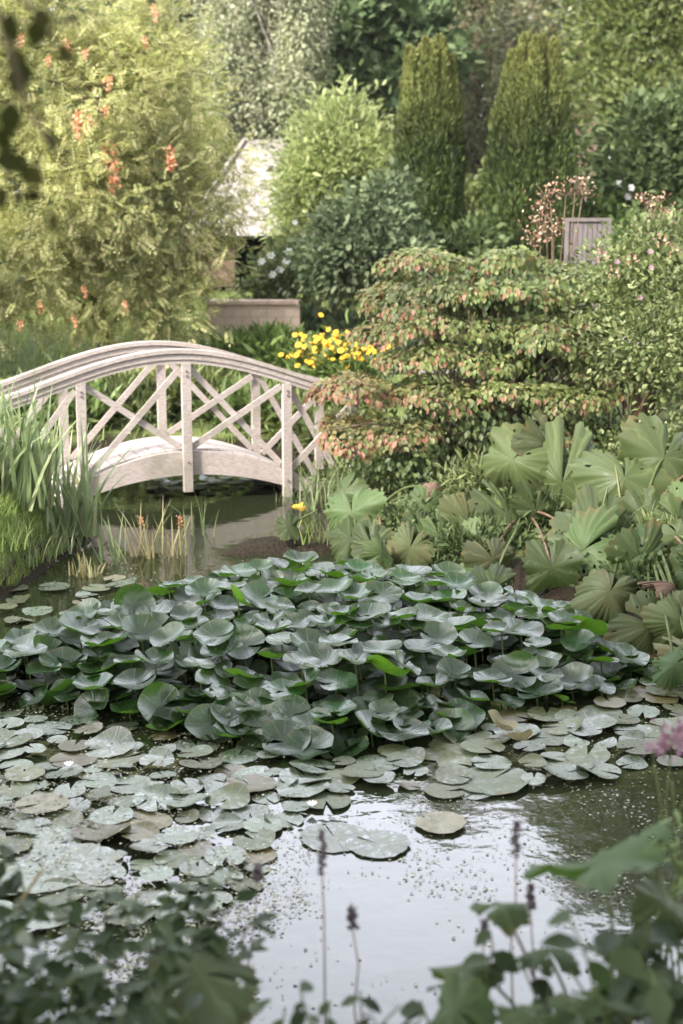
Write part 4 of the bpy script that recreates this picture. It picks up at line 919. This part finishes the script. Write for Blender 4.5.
# ------------------------------------------------------------------ plants with large drooping leaves on the right bank
def big_leaf_mesh(r, droop, pleat, fold, teeth=.16, holes=5, rings=11, seg=88, notch=.13):
    an = np.linspace(-math.pi+notch, math.pi-notch, seg+1); rr = np.linspace(0, 1, rings+1)[1:]; ph = r.uniform(0, 6.28, 4); v = [(0,0,0)]; uv = [(.5,.5)]; f = []
    for q in rr:
        for a in an:
            R = q*(1+.06*math.cos(a*7)*q+.10*math.sin(4*a+ph[0])*q+.07*math.sin(3*a+ph[3])*q+teeth*abs(math.sin(a*13+ph[1]))*q+.08*math.sin(2*a+ph[2])+.12*max(0, math.cos(a*3.5+ph[1]))*q-.06*math.exp(-((math.pi-abs(a)-notch)/.3)**2))
            x, y = R*math.sin(a), R*math.cos(a)*1.02
            z = -droop*q*q*(1+.6*math.sin(a+ph[3])) + pleat*q*math.cos(a*7+.6*math.sin(3*a+ph[1])) + fold*abs(x)*.6 + .26*q*q*math.sin(2*a+ph[2]) + .13*q**3*math.sin(5*a+ph[0])+ .05*q**3*math.sin(11*a+ph[3])
            v.append((x*(1-.22*droop*q), y*(1-.22*droop*q), z)); uv.append((.5+.5*q*math.sin(a), .5+.5*q*math.cos(a)))
    m_ = seg+1
    for i in range(seg): f.append((0, 2+i, 1+i))
    hole = set()
    for _ in range(holes):
        j, i = r.integers(3, rings-2), r.integers(0, seg-1); hole |= {(j, i)} | ({(j, i+1)} if r.random() < .5 else set())
    for j in range(rings-1):
        for i in range(seg):
            if (j, i) in hole: continue
            a = 1+j*m_+i; f += [(a, a+1, a+m_+1), (a, a+m_+1, a+m_)]
    f = np.array(f); v = np.array(v); n = np.cross(v[f[:,1]]-v[f[:,0]], v[f[:,2]]-v[f[:,0]]); fl = n[:,2] < 0; f[fl] = f[fl][:, ::-1]
    return v, f, np.array(uv)
M['petas'] = pad_material('drooping_leaf_blade', (.046,.066,.022), (.075,.11,.025), (.075,.08,.032), .55, .22, .5, veins=8, vamt=.28, scale=3, sheen=.25, wob=2.2)
M['petasdull'] = pad_material('tired_leaf_blade', (.056,.066,.026), (.075,.095,.03), (.085,.068,.03), .6, .22, .7, veins=8, vamt=.28, scale=3, sheen=.2, wob=2.2)
M['petasdark'] = pad_material('shade_toned_leaf_blade', (.038,.056,.020), (.055,.10,.02), (.055,.065,.03), .55, .18, .5, veins=8, vamt=.28, scale=3, sheen=.12, wob=2.2)  # darker copy of the drooping blade, shade under the leaves put into its colour
r = np.random.default_rng(131)
def leaf_plant(label, base, leaves, mat, group=None, name='large_leaved_plant', rs=.011, k=1.48):
    t = empty(name, base, label, 'plant', group)
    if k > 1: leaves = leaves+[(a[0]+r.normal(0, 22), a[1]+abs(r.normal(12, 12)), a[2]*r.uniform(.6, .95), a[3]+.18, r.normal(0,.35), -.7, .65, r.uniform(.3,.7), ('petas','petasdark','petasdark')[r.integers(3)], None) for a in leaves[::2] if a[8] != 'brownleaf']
    for (px, py, wpx, Yd, nx_, ny_, nz_, droop, kind, lb) in leaves:
        c = at(px, py, Yd)
        while Yd > 4 and c[2] < max(0., gz(c[0], c[1]))+.14: Yd -= .08; c = at(px, py, Yd)
        size = wpx*.5*Yd/F_PX*k; R = frames(np.array([[r.normal(0,.5), -.25+r.normal(0,.3), -.8 if nz_ < .83 else 0.]]), np.array([[nx_, ny_, nz_]]))[0]
        v, f, uv = big_leaf_mesh(r, droop*(1.25 if k > 1 else 1), r.uniform(.012, .028), r.uniform(-.2, .25), holes=r.integers(2, 9))
        v = v*size @ R.T + c
        o = link('leaf', mesh_tris('leaf', v, f, M[kind or mat], uv=uv, smooth=True), t)
        if lb: o['label'] = lb
        b0 = np.array(base)+np.array((*r.normal(0, .05, 2), 0)); g = Geo(); up = c+np.array((0, 0, .0)); mid = (b0*.45+c*.55)+np.array((0,.05,.14))
        tt = np.linspace(0, 1, 8)[:,None]; g.tube((1-tt)**2*b0+2*tt*(1-tt)*mid+tt**2*(up-R[:,2]*.004), np.linspace(rs, rs*.6, 8), 6)
        link('stalk', g.mesh('stalk', M['stem'] if r.random() < .8 else M['redstem'], True), o)
    return t
u = (0, -.75, .65)
leaf_plant('large-leaved plant with drooping lobed leaves at the near foot of the tiered shrub', bz_(385, 545, 9.9),
  [(352,512,44,9.6,-.2,-.7,.6,.5,None,None),(388,526,50,9.4,.2,-.8,.5,.6,None,None),(425,507,34,9.6,.1,-.7,.6,.4,None,None),(372,545,30,9.3,-.3,-.5,.8,.4,None,None),(410,548,34,9.3,.2,-.6,.7,.5,'petasdull',None),(430,490,24,9.7,0,-.3,.6,.9,'brownleaf','withered pinkish brown leaf'),(345,490,26,9.9,-.3,-.6,.7,.3,None,None)], 'petas', 'large-leaved plants on the pond bank')
leaf_plant('tallest large-leaved plant on the bank, one leaf curled up with brown edges', bz_(520, 560, 9.3),
  [(512,460,54,9.1,-.25,-.7,.6,.5,None,None),(547,446,40,9.2,.75,-.55,.3,.3,'petasdull','upright curled leaf with brown torn edge'),(562,483,72,9.0,-.05,-.8,.5,.7,None,None),(507,516,60,8.9,.1,-.8,.55,.6,None,None),(467,520,40,9.2,.5,-.6,.5,.6,'petasdull',None),(470,560,68,8.8,0,-.45,.85,.6,None,None),(492,560,40,8.7,.2,-.5,.8,.5,'petasdull',None),(552,568,38,8.7,-.1,-.7,.7,.3,'petas',None),(535,510,36,9.2,.3,-.6,.6,.5,'petasdark',None),(440,535,40,9.3,-.2,-.6,.7,.5,'petasdark',None)], 'petas', 'large-leaved plants on the pond bank')
leaf_plant('broadest large-leaved plant on the bank, leaning over the end of the lily clump', bz_(640, 590, 8.6),
  [(624,478,66,8.7,.05,-.75,.6,.5,None,None),(664,458,62,8.8,.2,-.6,.75,.5,None,None),(594,541,58,8.4,.1,-.85,.4,.5,None,None),(610,592,52,8.2,.0,-.85,.4,.8,'petasdull',None),(648,520,44,8.6,-.1,-.7,.6,.3,None,None),(680,505,40,8.6,-.2,-.7,.6,.4,None,None),(677,536,46,8.4,.1,-.75,.6,.4,'petas',None),(650,626,46,7.9,.1,-.6,.75,.5,'petasdull',None),(680,620,44,7.7,-.2,-.7,.6,.6,'petasdull',None),(674,586,28,8.2,.1,-.3,.5,1.0,'brownleaf','curled brown dead leaf'),(640,560,44,8.4,0,-.6,.7,.4,'petasdark',None),(700,470,60,8.8,-.2,-.6,.7,.5,None,None),(700,570,50,8.2,-.3,-.6,.7,.5,None,None),(626,545,30,8.5,.2,-.6,.7,.4,'petasdark',None),(690,655,40,7.4,-.2,-.6,.7,.5,'petasdull',None)], 'petas', 'large-leaved plants on the pond bank')
# undergrowth on the right bank
for i, (px, py, Yd, rx, rz_, mt, tp_, sz, n, lb) in enumerate((
   (420,520,10.0,.42,.16,'deep',L_OVAL,.06,130,'dark low ground cover under the near side of the tiered shrub'), (360,505,10.4,.26,.14,'mid',L_LANCE,.12,80,'low leafy plant below the bridge end'),
   (500,530,9.6,.40,.16,'mid',L_LANCE,.14,120,'narrow-leaved plant among the stalks of the tallest large-leaved plant'), (580,540,9.3,.40,.20,'deep',L_OVAL,.07,150,'dark leafy plant between the two bigger large-leaved plants'),
   (420,556,8.9,.30,.14,'deep',L_OVAL,.07,150,'dark creeping plant on the bare bank behind the lily clump'), (480,575,8.3,.30,.14,'deep',L_LANCE,.13,120,'dark strappy plant on the bank edge behind the lily clump'), (585,600,7.8,.30,.14,'deep',L_OVAL,.07,150,'dark creeping plant under the broadest drooping leaves'), (640,640,7.2,.22,.12,'deep',L_OVAL,.07,120,'dark creeping plant at the bank corner beside the floating pads'), (540,590,8.7,.25,.12,'deep',L_LANCE,.13,90,'dark narrow-leaved plant at the water edge beside the lily clump'), (660,560,8.9,.45,.24,'mid',L_OVAL,.08,150,'leafy plant deep among the broad drooping leaves'),
   (660,500,9.6,.45,.30,'rose',L_OVAL,.07,170,'leafy shrub behind the broad drooping leaves'), (600,480,10.1,.4,.26,'deep',L_OVAL,.07,160,'dark shrub in the gap under the rose shrub'), (670,640,7.9,.22,.12,'mid',L_LANCE,.12,80,'small leafy plant at the water edge below the dead brown leaf'),
   (460,500,10.4,.5,.22,'deep',L_OVAL,.06,170,'dark leaves filling the foot of the tiered shrub'))):
    Yd += .35; rz_ *= .8; sz *= .55; rz_ *= .7; mt = {'mid': 'rose', 'deep': 'deep', 'rose': 'rose'}[mt]; p = bz_(px, py, Yd); shrub('bank_plant', lb, 'plant', p, [(p+np.array((0,0,rz_*.6)), (rx, rx*.7, rz_))], int(n*1.3), 12, (.06,.06,.05), tp_, sz, mt, 160+i, bark='stem', stem_r=.005, up=.3, shell=(.3,1.0))
k = 0
for px, py, Yd, n, h, w, lb in ((318,520,10.5,46,.42,.011,'arching grass clump at the bridge end over the water'), (345,535,10.2,40,.36,.010,'arching grass clump beside the large-leaved plant nearest the bridge'), (292,500,10.9,22,.40,.010,'thin grass clump under the bridge post'),
      (530,560,9.2,40,.45,.014,'strappy grass clump under the tallest large-leaved plant'), (600,575,8.7,40,.42,.014,'strappy grass clump under the broadest large-leaved plant'), (345,552,9.15,30,.26,.010,'small grass clump on the mud spit behind the lily clump'), (300,556,9.08,22,.18,.009,'short grass tuft near the tip of the mud spit'), (30,575,8.5,60,.22,.008,'fine grass tuft overhanging the edge of the grass bank'), (62,560,9.0,60,.26,.009,'grass tuft at the foot of the irises over the mud edge'), (5,590,8.2,60,.2,.008,'fine grass tuft at the near corner of the grass bank'), (660,770,5.2,110,.16,.007,'fine bright grass tuft beside the dark water'), (640,600,8.3,30,.38,.014,'strappy grass clump by the dead brown leaf')):
    p = bz_(px, py, Yd); blade_clump('grass_clump', lb, 'grass clump', p, n, .16, h, w, 'iris' if h > .2 else 'grass', 200+k, bend=(.3, 2.0)); k += 1
for i, (x, y, lb) in enumerate(((2.6, 7.4, 'leafy shrub on the lawn past the broad drooping leaves'), (2.75, 5.6, 'leafy shrub on the lawn edge beside the dark water'), (3.4, 9.2, 'leafy shrub on the lawn past the rose shrub'), (2.7, 4.3, 'leafy shrub on the near lawn edge past the pink flower'))):
    z = gz(x, y); shrub('bank_shrub', lb, 'shrub', (x, y, z), [((x, y, z+.45), (.5,.45,.45)), ((x+.3, y+.2, z+.35), (.45,.4,.4)), ((x-.25, y-.1, z+.3), (.35,.35,.3))], 260, 16, (.09,.09,.08), L_OVAL, .085, ('mid','rose','deep','mid')[i], 400+i, shell=(.4,1.03))
fb = empty('marsh_flower', bz_(300, 515, 10.75), 'small yellow flowers in the grass at the bridge end', 'flowers')
for px, py in ((296,508),(302,506),(299,514),(306,511)): put('flower', pet, fb, at(px, py, 10.6), .035, (0,-.8,.5))
g = Geo()
for px, py in ((296,508),(306,511)): g.tube([np.array(fb.location)-(0,0,.03), at(px, py, 10.62)], .004, 5)
link('stem', g.mesh('stem', M['stem'], True), fb)

# irises and reeds on the left
for i, (px, Yd, n, rad, h, lb) in enumerate(((16,8.9,62,.22,.86,'tall iris clump on the grass bank at the picture edge'), (52,9.15,62,.20,.82,'tall dense iris clump between the bank and the bridge post'), (76,9.4,26,.12,.6,'shorter leaning iris clump at the water edge beside the bridge post'), (-25,8.8,70,.2,.86,'tall iris clump partly outside the picture edge'))):
    x = (px-341.5)/F_PX*Yd; blade_clump('iris_clump', lb, 'iris', (x, Yd, max(-.05, gz(x, Yd))), n, rad, h, .028, 'iris', 220+i, lean=(.0,.32), bend=(.1,1.5), group='iris clumps on the pond edge')
for i, (px, py, n, h, lb, mt) in enumerate(((148,556,26,.42,'sparse pale reed tuft standing in the water below the arch','straw'), (115,562,20,.36,'sparse reed tuft in the water beside the irises','iris'), (205,535,8,.40,'few leaning reed blades in the water under the middle post','iris'), (172,556,16,.34,'thin reed tuft in the water with tawny tips','straw'), (85,575,40,.16,'low dry reed stubble at the foot of the irises','straw'))):
    p = on_z(px, py); p[2] = -.03; blade_clump('reed_tuft', lb, 'reeds', p, n, .10, h, .013, mt, 240+i, lean=(.0,.45), bend=(.0,1.0), group='reed tufts in the water by the bridge')
for px, py, lb in ((141,520,'tawny bud spike in the reeds below the arch'), (180,520,'tawny bud spike beside the thin reed tuft')):
    p = at(px, py, 9.1); g = Geo(); g.tube([on_z(px-2, 556)-np.array((0,0,.04)), p], [.006,.004], 5); t = empty('bud_spike', on_z(px-2, 556), lb, 'flower', 'bud spikes in the reeds'); link('stem', g.mesh('stem', M['stem'], True), t)
    put('flower_cluster', cl_me[0], t, p+np.array((0,0,.03)), .075)
# ------------------------------------------------------------------ plants on the near bank, close to the viewer
r = np.random.default_rng(171)
def leafy_stems(name, label, base, tips, per, size, mat, tpl=L_OVAL, group=None, seed=0, drop=.3, wid=1.2):
    r_ = np.random.default_rng(seed+700); t = empty(name, base, label, 'plant', group); g = Geo(); P, D, NN = [], [], []
    for tp in tips:
        b0 = np.array(base)+np.array((*r_.normal(0, .06, 2), 0)); c = curve_pts(b0, tp, 10, .10*np.linalg.norm(tp-b0), .012, r_); g.tube(c, np.linspace(.006, .002, 10), 5)
        for j in range(per):
            u_ = r_.uniform(.35, 1)*9; i = int(min(8, u_)); p = c[i]+(c[i+1]-c[i])*(u_-i); a = r_.uniform(0, 6.28)
            P.append(p); D.append((math.cos(a), math.sin(a), r_.normal(.05, .3)-drop)); NN.append((r_.normal(0,.35), r_.normal(-.1,.35), 1))
    P, D, NN = map(np.array, (P, D, NN)); v, f = scatter(tpl, P, D, NN, size*r_.uniform(.55, 1.25, len(P)), wid)
    link('foliage', mesh_tris('foliage', v, f, M[mat]), t); link('stem', g.mesh('stem', M['stem'], True), t); return t
near_tips = [('bushy grey-green plant filling the lower corner nearest the viewer', -.72, 2.35, [(x, y) for x in (-10,20,50,80) for y in (930,975,1020)], 2.35, 16, .075),
  ('leafy plant with pale glossy leaves in front of the browned pads', -.55, 2.6, [(x, y) for x in (70,105,140,170) for y in (890,940,985)], 2.6, 15, .07),
  ('leafy sprig reaching over the pads towards the open water', -.40, 2.75, [(190,865),(215,880),(235,900),(250,920),(262,945),(180,905),(205,930)], 2.75, 13, .075),
  ('low dark leafy plant along the bottom edge beside the rounded leaf', -.36, 2.3, [(150,1000),(190,1010),(225,1020),(120,1015),(260,1010)], 2.3, 15, .07),
  ('thin leafy plant at the picture edge among the browned pads', -.85, 2.7, [(5,850),(20,870),(-15,900),(40,900),(10,920)], 2.75, 12, .075),
  ('sparse low plant along the bottom edge below the open water', -.03, 2.35, [(300,985),(330,1000),(360,990),(400,1005),(425,1012),(285,1010),(370,1018)], 2.35, 9, .055)]
for i, (lb, bx, by, tps, Yd, per, sz) in enumerate(near_tips):
    leafy_stems('bank_leafy_plant', lb, (bx, by-.1, gz(bx, by-.1)), [at(x, y, Yd+r.uniform(-.2,.2)) for x, y in tps], int(per*2.1), sz*.74, 'front', wid=1.0, seed=i, group='leafy plants on the near bank')
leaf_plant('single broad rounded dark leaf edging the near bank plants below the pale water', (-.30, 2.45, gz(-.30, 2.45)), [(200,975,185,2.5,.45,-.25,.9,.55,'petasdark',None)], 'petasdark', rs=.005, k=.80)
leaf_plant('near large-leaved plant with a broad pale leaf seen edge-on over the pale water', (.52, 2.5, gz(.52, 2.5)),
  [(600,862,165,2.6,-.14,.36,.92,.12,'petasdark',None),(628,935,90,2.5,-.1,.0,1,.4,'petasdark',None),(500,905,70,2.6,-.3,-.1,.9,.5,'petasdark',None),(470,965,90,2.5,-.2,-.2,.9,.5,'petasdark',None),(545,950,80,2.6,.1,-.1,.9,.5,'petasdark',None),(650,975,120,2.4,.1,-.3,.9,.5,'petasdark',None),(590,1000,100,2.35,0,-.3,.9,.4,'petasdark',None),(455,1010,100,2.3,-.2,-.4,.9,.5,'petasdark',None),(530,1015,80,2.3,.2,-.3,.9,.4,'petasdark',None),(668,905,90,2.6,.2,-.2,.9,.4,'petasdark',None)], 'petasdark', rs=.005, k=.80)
leafy_stems('bank_leafy_plant', 'leafy plant in the lower corner below the pink flowers', (.62, 2.35, gz(.62, 2.35)), [at(x, y, 2.4+r.uniform(-.2,.2)) for x in (570,610,650,690) for y in (920,970,1010)], 12, .07, 'front', seed=9, group='leafy plants on the near bank')
leafy_stems('bank_leafy_plant', 'leafy shoots under the broad edge-on leaf', (.36, 2.4, gz(.36, 2.4)), [at(x, y, 2.45+r.uniform(-.15,.15)) for x, y in ((490,930),(520,960),(450,985),(480,1000),(550,985),(420,1000))], 10, .06, 'front', seed=10, group='leafy plants on the near bank')
# dark flower spikes
for px, py, Yd, L_, lb in ((322,868,2.9,.10,'tallest dark flower spike rising over the pale water'), (352,925,2.8,.05,'short dark spike beside the tallest spike'), (516,850,2.9,.07,'dark flower spike in front of the edge-on leaf'), (530,905,2.9,.05,'thin dark spike under the edge-on leaf'), (258,880,3.0,.04,'small dark bud spike at the end of the leafy sprig'), (484,940,2.7,.05,'thin dark spike standing over the pale water by the near leaves')):
    tp = at(px, py, Yd); b0 = np.array((tp[0]+r.normal(0,.03), 2.55, gz(tp[0], 2.55)-.03)); g = Geo(); g.tube(curve_pts(b0, tp, 8, 0, .006, r), np.linspace(.0035, .0016, 8), 5)
    t = empty('flower_spike', b0, lb, 'flower', 'dark flower spikes on the near bank'); link('stem', g.mesh('stem', M['redstem'], True), t)
    n = 70; q = r.uniform(0, 1, n); P = tp+np.stack([r.normal(0,.0035,n)*(1.2-q), r.normal(0,.0035,n)*(1.2-q), (q-.15)*L_], -1)
    v, f = scatter(L_OVAL, P, r.normal(size=(n,3))+np.array((0,0,.5)), r.normal(size=(n,3)), r.uniform(.008,.015,n), 1.3); g = Geo(); g.tube([tp-(0,0,.15*L_), tp+(0,0,.85*L_)], [.003,.001], 5)
    g.add(v, f); link('flower', g.mesh('flower', M['spike']), t)
# pink flower head at the picture edge
b0 = np.array((.80, 2.9, gz(.80, 2.9))); t = empty('pink_flower', b0, 'blurred pink flower head on a reddish stem beside the dark water', 'flower'); g = Geo()
for px, py, n, sp in ((672,742,60,.022),(688,728,60,.024),(652,750,16,.012)):
    c = at(px, py, 3.1); g.tube(curve_pts(b0, c, 8, 0, .01, r), np.linspace(.004,.002,8), 5); P = c+r.normal(size=(n,3))*np.array((sp,sp,sp*.6)); v, f = scatter(L_OVAL, P, r.normal(size=(n,3)), r.normal(size=(n,3)), r.uniform(.012,.026,n), 1.2)
    h_ = Geo(); h_.add(v, f); link('flower', h_.mesh('flower', M['pink']), t)
link('stem', g.mesh('stem', M['stem'], True), t)
leafy_stems('bank_leafy_plant', 'slender leafy stems at the picture edge below the pink flower head', (.78, 2.8, gz(.78, 2.8)), [at(x, y, 2.95) for x, y in ((672,780),(684,800),(676,830),(690,850),(664,815))], 9, .05, 'mid', seed=12, tpl=L_LANCE, group='leafy plants on the near bank')
# straw blade over the pads
g = Geo(); pts_ = [at(8, 925, 2.7), at(22, 900, 2.72), at(40, 872, 2.75), at(70, 856, 2.8)]; g.sweep(pts_, .012, .002, (.7,.7,.1)); t = link('straw_blade', g.mesh('straw_blade', M['straw'], True)); tag(t, 'bent pale straw blade crossing the browned pads', 'dry blade')
# twig hanging into the picture from a tree overhead
b0 = at(-60, -60, 1.75); t = empty('overhanging_branch', b0, 'dark leafy twig hanging down close to the viewer in the upper corner', 'branch'); g = Geo(); P = []
for tips in ([(-30,-20),(0,10),(15,70),(8,150),(4,200)], [(-20,-20),(30,5),(50,30),(62,60)], [(0,20),(25,100),(60,165),(75,215)], [(-30,60),(-5,130),(10,180),(25,200)]):
    c = [b0]+[at(x, y, 1.75+.03*i) for i, (x, y) in enumerate(tips)]; g.tube(c, np.linspace(.004, .0012, len(c)), 5)
LV = [(12,8),(35,5),(55,22),(40,15),(10,50),(25,65),(52,45),(15,100),(30,105),(50,65),(20,170),(35,165),(8,185),(40,195),(70,150),(75,215),(45,125),(3,130),(28,205),(55,212)]
P = np.array([at(x+r.normal(0,3), y+r.normal(0,3), 1.75+r.normal(0,.05)) for x, y in LV]); n = len(P)
v, f = scatter(L_OVAL, P, r.normal(size=(n,3))*.6+np.array((0,0,-.7)), np.array((0,-1.,.3))+r.normal(size=(n,3))*.5, r.uniform(.03,.05,n), 1.35)
link('stem', g.mesh('stem', M['bark'], True), t); link('foliage', mesh_tris('foliage', v, f, M['hang']), t)

# ------------------------------------------------------------------ thin garden haze
HAZE = .00025
if HAZE:
    m, nt, b, N, L = nodes('thin_haze'); nt.nodes.remove(b); pvn = N('VolumePrincipled'); pvn.inputs['Density'].default_value = HAZE; pvn.inputs['Color'].default_value = (.95,.96,1,1); pvn.inputs['Anisotropy'].default_value = .3
    L(pvn.outputs[0], nt.nodes['Material Output'].inputs['Volume'])
    g = Geo(); g.box((-60, -8, -2.2), (60, 75, 22)); o = link('haze', g.mesh('haze', m)); tag(o, 'thin pale haze filling the garden air', 'haze', kind='stuff')

# ------------------------------------------------------------------ unseen trees around the viewer, placed to keep the near pond in shade
for nm_, lb, bx, by, lob in (('shade_tree', 'broad unseen leafy tree overhanging the near bank and shading the pond', -7.6, -3.2, [((-6.6,-2.9,7.4),(3.4,2.8,2.2)), ((-4.6,-1.2,7.6),(2.6,2.0,1.9)), ((-8.2,-.8,7.0),(2.6,2.2,2.0)), ((-6.2,-5,8.0),(2.8,2.4,2.2)), ((-3.2,-3.4,8.2),(2.6,2.2,1.8)), ((-9.6,-3,6.0),(2.4,2.4,2.2))]),
                           ('shade_tree', 'unseen leafy tree added behind the viewer to cut skylight on the near bank', 2.6, -5.0, [((2.2,-4.6,7.0),(3.2,2.6,2.4)), ((4.4,-3,6.4),(2.4,2.2,2.0)), ((0,-4.4,7.6),(2.6,2.4,2.2)), ((2.4,-6.4,8.4),(3.,2.6,2.4))])):
    tree(nm_, lb, 'tree', (bx, by, .3), (bx*.9, by*.95, 9.0), .22, lob, 700, 34, (.38,.38,.28), L_DIA, .26, 'mid', seed=300+int(bx), limbs=22, shell=(.35,1.0))
